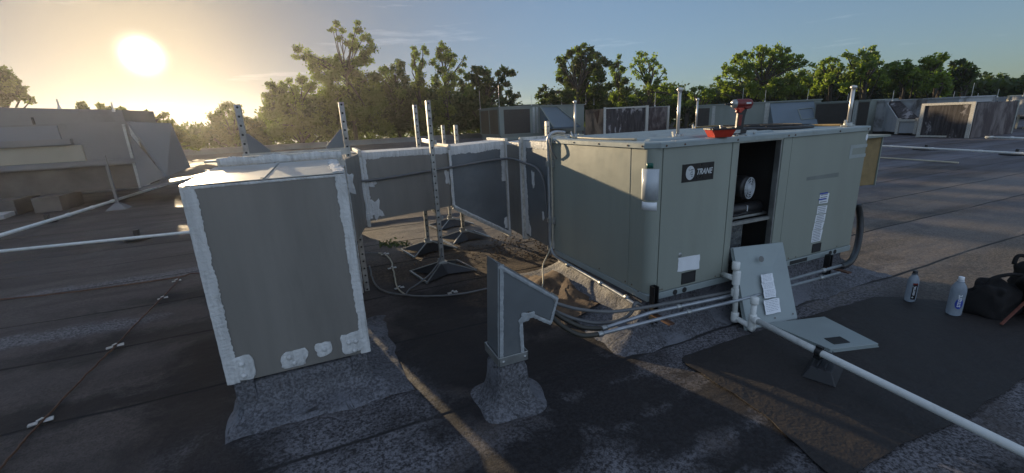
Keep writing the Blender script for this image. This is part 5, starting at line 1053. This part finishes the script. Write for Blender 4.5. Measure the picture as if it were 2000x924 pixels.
mb = MB(); mb.lathe([(R0*1.25,-0.045), (R0*1.3,-0.04), (R0*1.3,0.06), (R0*1.25,0.065)], T1, 16); mb.lathe([(R0*1.2,-0.03), (R0*1.28,-0.02), (R0*1.28,0.02), (R0*1.2,0.03)], T1+Vector((0,0,-0.11)), 16); mb.lathe([(R0*1.22,-0.02), (R0*1.3,0.0), (R0*1.3,0.04), (R0*1.1,0.045)], T1t+Vector((0,0,-0.03)), 16); mb.build('tee', MAT['pvc'], t, True)
mb = MB(); mb.lathe([(R0*1.2,-0.02), (R0*1.3,0.0), (R0*1.3,0.05), (R0*1.2,0.055)], E1+Vector((0,0,-0.02)), 16); mb.build('elbow', MAT['pvc'], t, True)
mb = MB(); mb.tube([C1+Vector((0,0,-0.02)), C1t], R0*0.92, 14); mb.lathe([(R0*1.2,0), (R0*1.3,0.01), (R0*1.3,0.05), (R0*1.1,0.055)], C1t+Vector((0,0,-0.04)), 16); mb.lathe([(R0*1.22,0), (R0*1.3,0.01), (R0*1.3,0.10), (R0*1.2,0.11)], C1+Vector((0,0,0.0)), 16); mb.lathe([(R0*1.25,-0.02), (R0*1.3,0.0), (R0*1.25,0.02)], C1, 16, (C1-E1)); mb.build('cleanout', MAT['pvc'], t, True)
P0 = C1+Vector((0,0,0.075)); P1 = GZ(1600,688,0.135); P2 = GZ(2000,884,0.115); P3 = P2+(P2-P1).normalized()*0.9; P3.z = 0.105
mb = MB(); mb.tube([P0, P1, P2, P3], R0*1.0, 16); mb.lathe([(R0*1.25,0), (R0*1.3,0.01), (R0*1.3,0.05), (R0*1.2,0.055)], P0, 16, (P1-P0)); mb.build('long_pipe', MAT['pvc'], t, True)
cB = Vector((P1.x+0.02, P1.y-0.03, 0.005))
t = thing('pipe_support', tuple(cB), 'black rubber sleeper block with strut channel under the long white drain pipe', 'pipe support')
ax = Vector((0.93,0.36,0)); ay = Vector((-0.36,0.93,0))
def SB(a, b_, z): return cB+ax*a+ay*b_+Vector((0,0,z))
mb = MB(); mb.hexa([SB(-.15,-.09,0), SB(.15,-.09,0), SB(.15,.09,0), SB(-.15,.09,0)], [SB(-.12,-.055,.075), SB(.12,-.055,.075), SB(.12,.055,.075), SB(-.12,.055,.075)]); mb.build('block', simple('rubber', (0.022,0.022,0.025), 0.55), t, bevel=0.006)
mb = MB()
for e in (-0.022,0.016): mb.hexa([SB(-.125,e,.076), SB(.125,e,.076), SB(.125,e+.006,.076), SB(-.125,e+.006,.076)], [SB(-.125,e,.098), SB(.125,e,.098), SB(.125,e+.006,.098), SB(-.125,e+.006,.098)])
mb.build('channel', simple('dull_channel', (0.06,0.062,0.07), 0.4, 0.5), t)
pd = (P2-P1).normalized(); cc_ = P1+pd*0.0
mb = MB(); mb.lathe([(R0*1.12,-0.018), (R0*1.35,-0.016), (R0*1.35,0.016), (R0*1.12,0.018)], cc_, 18, pd); mb.box((cc_.x-0.012,cc_.y-0.02,cc_.z+R0), (cc_.x+0.012,cc_.y+0.02,cc_.z+R0+0.02)); mb.box((cc_.x-0.025,cc_.y-0.02,0.095), (cc_.x+0.025,cc_.y+0.02,cc_.z-R0)); mb.build('clamp', MAT['black'], t, bevel=0.002)
# ================================================================== the two removed panels
def sheet(name, label, q, th, par_extra=None):
    q = [Vector(p) for p in q]; n = (q[1]-q[0]).cross(q[3]-q[0]).normalized(); n = n if n.dot(CAM-q[0]) > 0 else -n
    t = thing(name, tuple(q[0]), label, 'panel'); mb = MB(); mb.prism([p-n*th for p in q], n*th); o = mb.build('sheet', MAT['panel_blue'], t, bevel=0.003)
    e = MB()
    for i in range(4): e.bar(q[i]-n*(th+0.004), q[(i+1) % 4]-n*(th+0.004), 0.012, 0.010, n)
    e.build('folded_edge', MAT['panel_blue'], t)
    return t, n
Lq = [GZ(1460,644,0.012), GZ(1558,622,0.012), PY(1529,473,-0.025), PY(1432,484,-0.025)]
t, n_ = sheet('service_panel', 'grey green service panel with paper labels, leaning upright against the unit', Lq, 0.02)
ex = (Lq[1]-Lq[0]).normalized(); ez = (Lq[3]-Lq[0]).normalized()
def onplane(px, py, off=0.001):
    d = ray(px, py); o = Lq[0]+n_*off; return CAM+d*((o-CAM).dot(n_)/d.dot(n_))
for i, q in enumerate((((1486,537),(1508,534),(1511,549),(1488,553)), ((1487,553),(1511,549),(1514,563),(1491,567)), ((1491,567),(1514,563),(1516,580),(1493,583)), ((1491,587),(1521,582),(1525,609),(1496,615)))):
    pts = []
    Q4 = [onplane(*z) for z in q]
    for a in range(4):
        for k in range(5): pts.append(Q4[a].lerp(Q4[(a+1) % 4], k/5)+ex*random.uniform(-.003,.003)+ez*random.uniform(-.003,.003))
    mb = MB(); mb.prism(pts, n_*0.0012); o = mb.build('paper_label', MAT['white'], t)
    mb = MB()
    for r_ in range(5 if i < 3 else 7):
        a0 = Q4[0].lerp(Q4[3], (r_+0.8)/(6 if i < 3 else 8.5))+n_*0.0018; a1 = Q4[1].lerp(Q4[2], (r_+0.8)/(6 if i < 3 else 8.5))+n_*0.0018
        s_ = 0.1
        while s_ < 0.85:
            e_ = min(0.9, s_+random.uniform(0.06,0.2)); mb.bar(a0.lerp(a1, s_), a0.lerp(a1, e_), 0.0028, 0.0006, n_); s_ = e_+0.04
    mb.build('print', simple('label_ink', (0.25,0.27,0.3), 0.5), o)
cH = onplane(1487,506); mb = MB(); mb.prism([cH+ex*0.026*math.cos(a*math.pi/9)+ez*0.026*math.sin(a*math.pi/9) for a in range(18)], n_*0.0012); mb.build('round_spot', simple('worn_spot', (0.13,0.13,0.12), 0.6, dirt=0.5), t)
mb = MB(); mb.lathe([(0.006,0), (0.001,0.004)], onplane(1549,613), 8, n_); mb.lathe([(0.006,0), (0.001,0.004)], onplane(1514,621), 8, n_); mb.split('screw', MAT['rust'], t)
Fq = [GZ(1500,631,0.03), GZ(1610,618,0.03), GZ(1716,671,0.03), GZ(1622,682,0.03)]
t, n2 = sheet('service_panel', 'grey green service panel lying flat on the black coating, with a black grip', Fq, 0.02)
cG = GZ(1635,665,0.031); fx_ = (Fq[2]-Fq[3]).normalized(); fz_ = Vector((-fx_.y, fx_.x, 0)); grip(cG, 0.115, 0.075, t, fz_, fx_, Vector((0,0,1)))
mb = MB(); mb.bar(Fq[1]-Vector((0,0,0.02)), Fq[2]-Vector((0,0,0.02)), 0.004, 0.02); mb.build('rusty_lip', MAT['rust'], t)
# ================================================================== gooseneck vent
random.seed(5); YN, YF = -0.335, -0.135
front = [(976,517), (1090,582), (1078,628), (1034,609), (1022,612), (1020,625), (1024,700), (976,712)]
fp = [PY(x, y, YN) for x, y in front]
t = thing('gooseneck_vent', (-1.25,-0.24,0), 'bent grey sheet metal gooseneck vent with sealed seams, front centre', 'vent')
mb = MB(); mb.prism(fp, (0,YF-YN,0)); mb.build('duct_body', MAT['duct_blue'], t, bevel=0.004)
mb = MB(); Y_ = YN-0.003
ragged_strip(mb, fp[0]+Vector((0,-.003,0)), fp[7]+Vector((0,-.003,0)), (0.022,0,0), N3, 0.002, 24, 0.4)
for a, c, w_ in ((0,1,0.020), (1,2,0.016), (2,3,0.022), (5,6,0.022)):
    d = (fp[c]-fp[a]).normalized(); wv = Vector((d.z, 0, -d.x))*w_
    cen = (fp[0]+fp[6])*0.5
    if (fp[a]+wv-cen).length > (fp[a]-wv-cen).length: wv = -wv
    ragged_strip(mb, fp[a]+Vector((0,-.003,0)), fp[c]+Vector((0,-.003,0)), wv, N3, 0.003, 24, 0.5)
blob_patch(mb, PY(1028,618,YN-0.003), 0.045, 0.03, jag=0.4); ragged_strip(mb, fp[0]+Vector((-0.003,0,0)), fp[7]+Vector((-0.003,0,0)), (0,0.02,0), (-1,0,0), 0.002, 20, 0.5)
mb.build('sealant', simple('grey_sealant', (0.30,0.32,0.33), 0.5, 0, 0.2, 20, bump=0.6), t)
m0 = PY(976,700,YN); m1 = PY(1027,690,YN)
mb = MB(); mb.box((m0.x-0.012,YN-0.012,m0.z-0.05), (m1.x+0.012,YN-0.004,m0.z+0.005)); mb.box((m0.x-0.012,YF+0.004,m0.z-0.05), (m1.x+0.012,YF+0.012,m0.z+0.005)); mb.box((m0.x-0.014,YN-0.012,m0.z-0.05), (m0.x-0.004,YF+0.012,m0.z+0.005)); mb.box((m1.x+0.004,YN-0.012,m0.z-0.05), (m1.x+0.012,YF+0.012,m0.z+0.005)); mb.build('collar', MAT['galv'], t, bevel=0.002)
for x in (m0.x+0.018,m1.x-0.012): mb = MB(); mb.lathe([(0.010,0), (0.009,0.004), (0.002,0.006)], (x,YN-0.012,m0.z-0.024), 10, (0,-1,0)); mb.build('bolt', MAT['galv'], t, True)
mb = MB(); mb.prism([p+Vector((0,-0.006,0)) for p in (PY(1075,569,YN), PY(1090,579,YN), PY(1083,592,YN))], (0,0.004,0)); mb.build('corner_fold', MAT['galv'], t)
# cone-shaped flashing of the vent
mb = MB(); ns = 28; lv = [(0.0,m0.z-0.03), (0.04,0.16), (0.22,0.11), (0.5,0.055), (0.95,0.020), (1.7,0.004), (2.3,-0.02)]
cx_, cy_ = (m0.x+m1.x)/2, (YN+YF)/2; hx, hy = (m1.x-m0.x)/2+0.012, (YF-YN)/2+0.010
for k, (e, z) in enumerate(lv):
    for i in range(ns):
        a = 2*math.pi*i/ns; sx = max(-1, min(1, 1.35*math.cos(a))); sy = max(-1, min(1, 1.35*math.sin(a))); fold = 1+0.05*math.sin(a*5+1)*e; ex_ = e*0.066*fold
        v = Vector((cx_+sx*hx*(1-e*.1)+math.cos(a)*ex_, cy_+sy*hy*(1-e*.1)+math.sin(a)*ex_, z)); mb.v.append(v+Vector((noise.noise(v*9), noise.noise(v*9+Vector((4,4,4))), 0.4*noise.noise(v*11)))*0.007*min(2, e*3+0.2))
for k in range(len(lv)-1):
    for i in range(ns): mb.f.append((k*ns+i, k*ns+(i+1) % ns, (k+1)*ns+(i+1) % ns, (k+1)*ns+i))
mb.f.append(tuple(range(ns))); mb.build('flashing', MAT['mottled'], t, True, sub=1)
# ================================================================== bottles
def bottle(label, c, h, r, capmat, labmat):
    t = thing('water_bottle', tuple(c), label, 'bottle')
    mb = MB(); mb.lathe([(r*0.80,0.002), (r*0.97,0.010), (r,0.03), (r,h*0.62), (r*0.97,h*0.70), (r*0.82,h*0.78), (r*0.55,h*0.85), (0.016,h*0.90), (0.0145,h*0.93)], c, 28); mb.build('bottle_body', MAT['bottle'], t, True)
    mb = MB(); mb.lathe([(0.0165,h*0.92), (0.0175,h*0.93), (0.0175,h*0.995), (0.015,h)], c, 20); mb.lathe([(0.021,h*0.895), (0.021,h*0.905)], c, 18); mb.build('cap', capmat, t, True)
    return t
def cyl_text(name, s, size, mat, par, c, r, ang0, z0, vert=True):
    # lettering bent round the bottle, reading upward
    cu = bpy.data.curves.new('lettering', 'FONT'); cu.body = s; cu.size = size; cu.extrude = 0.0004; cu.resolution_u = 3; cu.offset = 0.0004
    tmp = bpy.data.objects.new('lettering_tmp', cu); link(tmp); dg = bpy.context.evaluated_depsgraph_get(); dg.update(); me = bpy.data.meshes.new_from_object(tmp.evaluated_get(dg)); bpy.data.objects.remove(tmp); bpy.data.curves.remove(cu)
    for v in me.vertices:
        x, y, z = v.co; a = ang0-y/r; v.co = Vector((c.x+(r+z)*math.cos(a), c.y+(r+z)*math.sin(a), z0+x))-ORG[par.name]
    me.materials.clear(); me.materials.append(mat); o = bpy.data.objects.new(name, me); link(o); o.parent = par; ORG[o.name] = ORG[par.name]; return o
def cyl_label(name, c, r, a0, a1, z0, z1, mat, par, oval=False):
    mb = MB(); n = 12
    for i in range(n+1):
        a = a0+(a1-a0)*i/n; f_ = math.sqrt(max(0, 1-(2*i/n-1)**2)) if oval else 1; zc = (z0+z1)/2; hz_ = (z1-z0)/2*max(0.05, f_)
        mb.v += [Vector((c.x+r*math.cos(a), c.y+r*math.sin(a), zc-hz_)), Vector((c.x+r*math.cos(a), c.y+r*math.sin(a), zc+hz_))]
    for i in range(n): mb.f.append((2*i, 2*i+2, 2*i+3, 2*i+1))
    return mb.build(name, mat, par, True)
B1 = GZ(1776,588,0.005); B2 = GZ(1861,614,0.005)
a_c = math.atan2(CAM.y-B1.y, CAM.x-B1.x)
t = bottle('clear water bottle with black cap and black label, left of the two bottles', B1, 0.272, 0.038, MAT['black'], MAT['black'])
lb = cyl_label('label', B1, 0.0386, a_c+0.05, a_c+0.95, 0.035, 0.175, MAT['black_gl'], t)
cyl_label('label_band', B1, 0.0388, a_c+0.05, a_c+0.95, 0.165, 0.178, MAT['red_dk'], lb); cyl_text('lettering', '+ eternal', 0.030, MAT['white'], lb, B1, 0.0392, a_c+0.62, 0.045)
a_c = math.atan2(CAM.y-B2.y, CAM.x-B2.x)
t = bottle('larger clear water bottle with white cap and blue oval label, beside the black bag', B2, 0.315, 0.047, MAT['white'], MAT['blue'])
lb = cyl_label('label', B2, 0.0476, a_c-0.10, a_c+0.95, 0.07, 0.155, MAT['blue'], t, True); cyl_text('lettering', 'smart', 0.044, MAT['white'], lb, B2, 0.0482, a_c+0.62, 0.085)
# ================================================================== black tool bag
def lump(mb, c, s, e=0.6, nz=0.06, seed=0, n=18, tilt=0):
    base = len(mb.v); c = Vector(c)
    for j in range(n+1):
        ph = -math.pi/2+math.pi*j/n
        for i in range(2*n):
            th = math.pi*i/n; f = lambda w_: math.copysign(abs(w_)**e, w_)
            v = Vector((f(math.cos(ph))*f(math.cos(th))*s[0], f(math.cos(ph))*f(math.sin(th))*s[1], f(math.sin(ph))*s[2])); v *= 1+nz*2*noise.noise(v*6+Vector((seed,0,0)))+nz*noise.noise(v*16+Vector((0,seed,0))); v.rotate(Matrix.Rotation(tilt, 3, 'Z')); mb.v.append(c+v)
    for j in range(n):
        for i in range(2*n): mb.f.append((base+j*2*n+i, base+j*2*n+(i+1) % (2*n), base+(j+1)*2*n+(i+1) % (2*n), base+(j+1)*2*n+i))
    return mb
t = thing('tool_bag', (2.75,-1.25,0), 'black canvas tool bag with straps slumped at the right edge of the picture', 'bag')
mb = MB(); lump(mb, (2.88,-1.22,0.17), (0.23,0.18,0.18), 0.42, 0.20, 3, n=30, tilt=0.5); mb.build('main_bag', MAT['cloth'], t, True)
mb = MB(); lump(mb, (2.52,-1.02,0.12), (0.13,0.12,0.13), 0.45, 0.22, 8, n=26); mb.build('side_pouch', MAT['cloth'], t, True)
mb = MB(); lump(mb, (2.72,-1.30,0.07), (0.15,0.09,0.07), 0.5, 0.25, 5, n=24, tilt=0.3); mb.build('flap', MAT['cloth'], t, True)
for P in (((2.45,-1.0,0.22), (2.5,-1.02,0.29), (2.62,-1.06,0.31), (2.72,-1.10,0.30)), ((2.72,-1.12,0.36), (2.76,-1.15,0.43), (2.86,-1.2,0.45), (2.95,-1.3,0.40), (3.0,-1.35,0.34)), ((2.70,-1.05,0.38), (2.74,-1.05,0.44), (2.80,-1.1,0.43), (2.85,-1.15,0.38))):
    mb = MB(); mb.tube(spline([Vector(p) for p in P], 7), 0.014, 8); mb.build('strap', MAT['cloth'], t, True)
mb = MB(); q0 = GZ(1955,634,0.02); q1 = PX(2000,592,2.60); mb.bar(q0, q1+(q1-q0)*0.5, 0.02, 0.010); mb.build('orange_trim', MAT['strap'], t, bevel=0.004)
# ================================================================== ground cables, clips and clutter
random.seed(11)
clips = ((80,825), (225,677), (318,583), (345,549))
cable('ground_cable', 'dark lightning cable running straight down the left part of the roof', [GZ(-10,930,0.012), GZ(30,880,0.012), GZ(80,825,0.014), GZ(160,740,0.012), GZ(225,676,0.014), GZ(270,628,0.012), GZ(312,586,0.014), GZ(345,551,0.014), GZ(350,542,0.014)], 0.006, 'rust', 8, 0.004)
cable('ground_cable', 'dark cable crossing the roof at left towards the big duct drop', [GZ(-60,590,0.012), GZ(100,575,0.012), GZ(250,556,0.012), GZ(350,541,0.012), GZ(375,534,0.012), GZ(420,533,0.012)], 0.009, 'rust', 8, 0.006)
alu = simple('aluminium_clip', (0.50,0.50,0.48), 0.4, 0.5, 0.2, 30)
def clip(x, y, label, s=1.0, ang=0.0):
    c = GZ(x, y, 0.004); mb = MB(); n = 0
    for sg in (-1, 1):
        d = Vector((math.cos(ang), math.sin(ang), 0))*sg; e = Vector((-d.y, d.x, 0)); a = c+d*0.012*s; q = c+d*0.055*s
        mb.hexa([a-e*0.02*s+Vector((0,0,0.004)), q-e*0.022*s, q+e*0.018*s, a+e*0.02*s+Vector((0,0,0.004))], [a-e*0.02*s+Vector((0,0,0.007)), q-e*0.022*s+Vector((0,0,0.005)), q+e*0.018*s+Vector((0,0,0.010)), a+e*0.02*s+Vector((0,0,0.007))])
    mb.bar(c-Vector((0.01,0.012,-0.02)), c+Vector((0.01,0.012,0.022)), 0.016, 0.004); tag(mb.build('cable_clip', alu), label, 'cable clip', 'metal clips holding the roof cables')
for (x, y), l in zip(clips, ('bent metal clip on the cable, nearest at bottom left', 'second metal clip up the cable at left', 'third metal clip up the cable at left', 'topmost metal clip, where the left cables meet')): clip(x, y, l, 1.0 if y > 600 else 0.8, 0.3)
cable('ground_cable', 'grey cable looping from the duct drop across the shaded roof to the vent', [GZ(722,520,0.02), GZ(728,545,0.015), GZ(745,566,0.012), GZ(790,576,0.012), GZ(850,578,0.012), GZ(905,573,0.012), GZ(955,563,0.012), GZ(1010,552,0.012)], 0.009, 'hose', 8, 0.004)
cable('ground_cable', 'short bright cable with clips between the drop and the nearest strut base', [GZ(738,494,0.015), GZ(752,497,0.02), GZ(764,510,0.015), GZ(768,527,0.012), GZ(776,560,0.01), GZ(790,575,0.01)], 0.008, 'old_cream', 8, 0.004)
cable('ground_cable', 'thin cable hanging from the nearest strut post to the roof', [Vector((-1.03,2.14,0.30)), Vector((-1.06,2.12,0.18)), GZ(840,535,0.06), GZ(815,555,0.02), GZ(800,565,0.012), GZ(792,576,0.012)], 0.008, 'hose', 8)
cable('ground_cable', 'cable piece crossing beneath the duct run beside the moss', [GZ(700,494,0.012), GZ(738,494,0.015), GZ(752,497,0.02)], 0.008, 'hose', 8)
for x, y, l in ((752,497,'bright clip below the moss, beside the big duct drop'), (766,524,'clip on the short bright cable left of the strut bases'), (780,563,'twin clip where the grey and bright cables meet'), (884,572,'clip on the grey cable below the nearest strut base')): clip(x, y, l, 0.9, 0.1)
mb = MB()
for i in range(150):
    c = GZ(random.uniform(741,800), random.gauss(478,3.5), 0.0)+Vector((0,0,random.uniform(0,0.018))); a = Vector((random.gauss(0,1), random.gauss(0,1), random.gauss(0,1))).normalized(); b_ = a.orthogonal().normalized(); s_ = random.uniform(0.012,0.03); n0 = len(mb.v); mb.v += [c-a*s_, c+b_*s_*.6, c+a*s_, c-b_*s_*.6]; mb.f.append((n0,n0+1,n0+2,n0+3))
tag(mb.build('moss', MAT['moss']), 'green moss clump on the roof under the duct run', 'moss', kind='stuff')
mb = MB()
for i in range(420):
    k_ = random.random(); c = GZ(random.uniform(960,1078), random.uniform(455,505), 0.0) if k_ < 0.7 else GZ(random.uniform(800,960), random.uniform(478,520), 0.0)
    s_ = random.uniform(0.004,0.016); a = random.uniform(0,3); h_ = s_*random.uniform(0.3,0.8); mb.hexa([c+Vector((math.cos(a+k*1.57)*s_, math.sin(a+k*1.57)*s_*0.7, -0.004)) for k in range(4)], [c+Vector((math.cos(a+k*1.57)*s_*0.7, math.sin(a+k*1.57)*s_*0.5, h_)) for k in range(4)])
tag(mb.build('debris', MAT['tarp']), 'scattered brown grit and leaf debris between the strut bases and the unit', 'debris', kind='stuff')
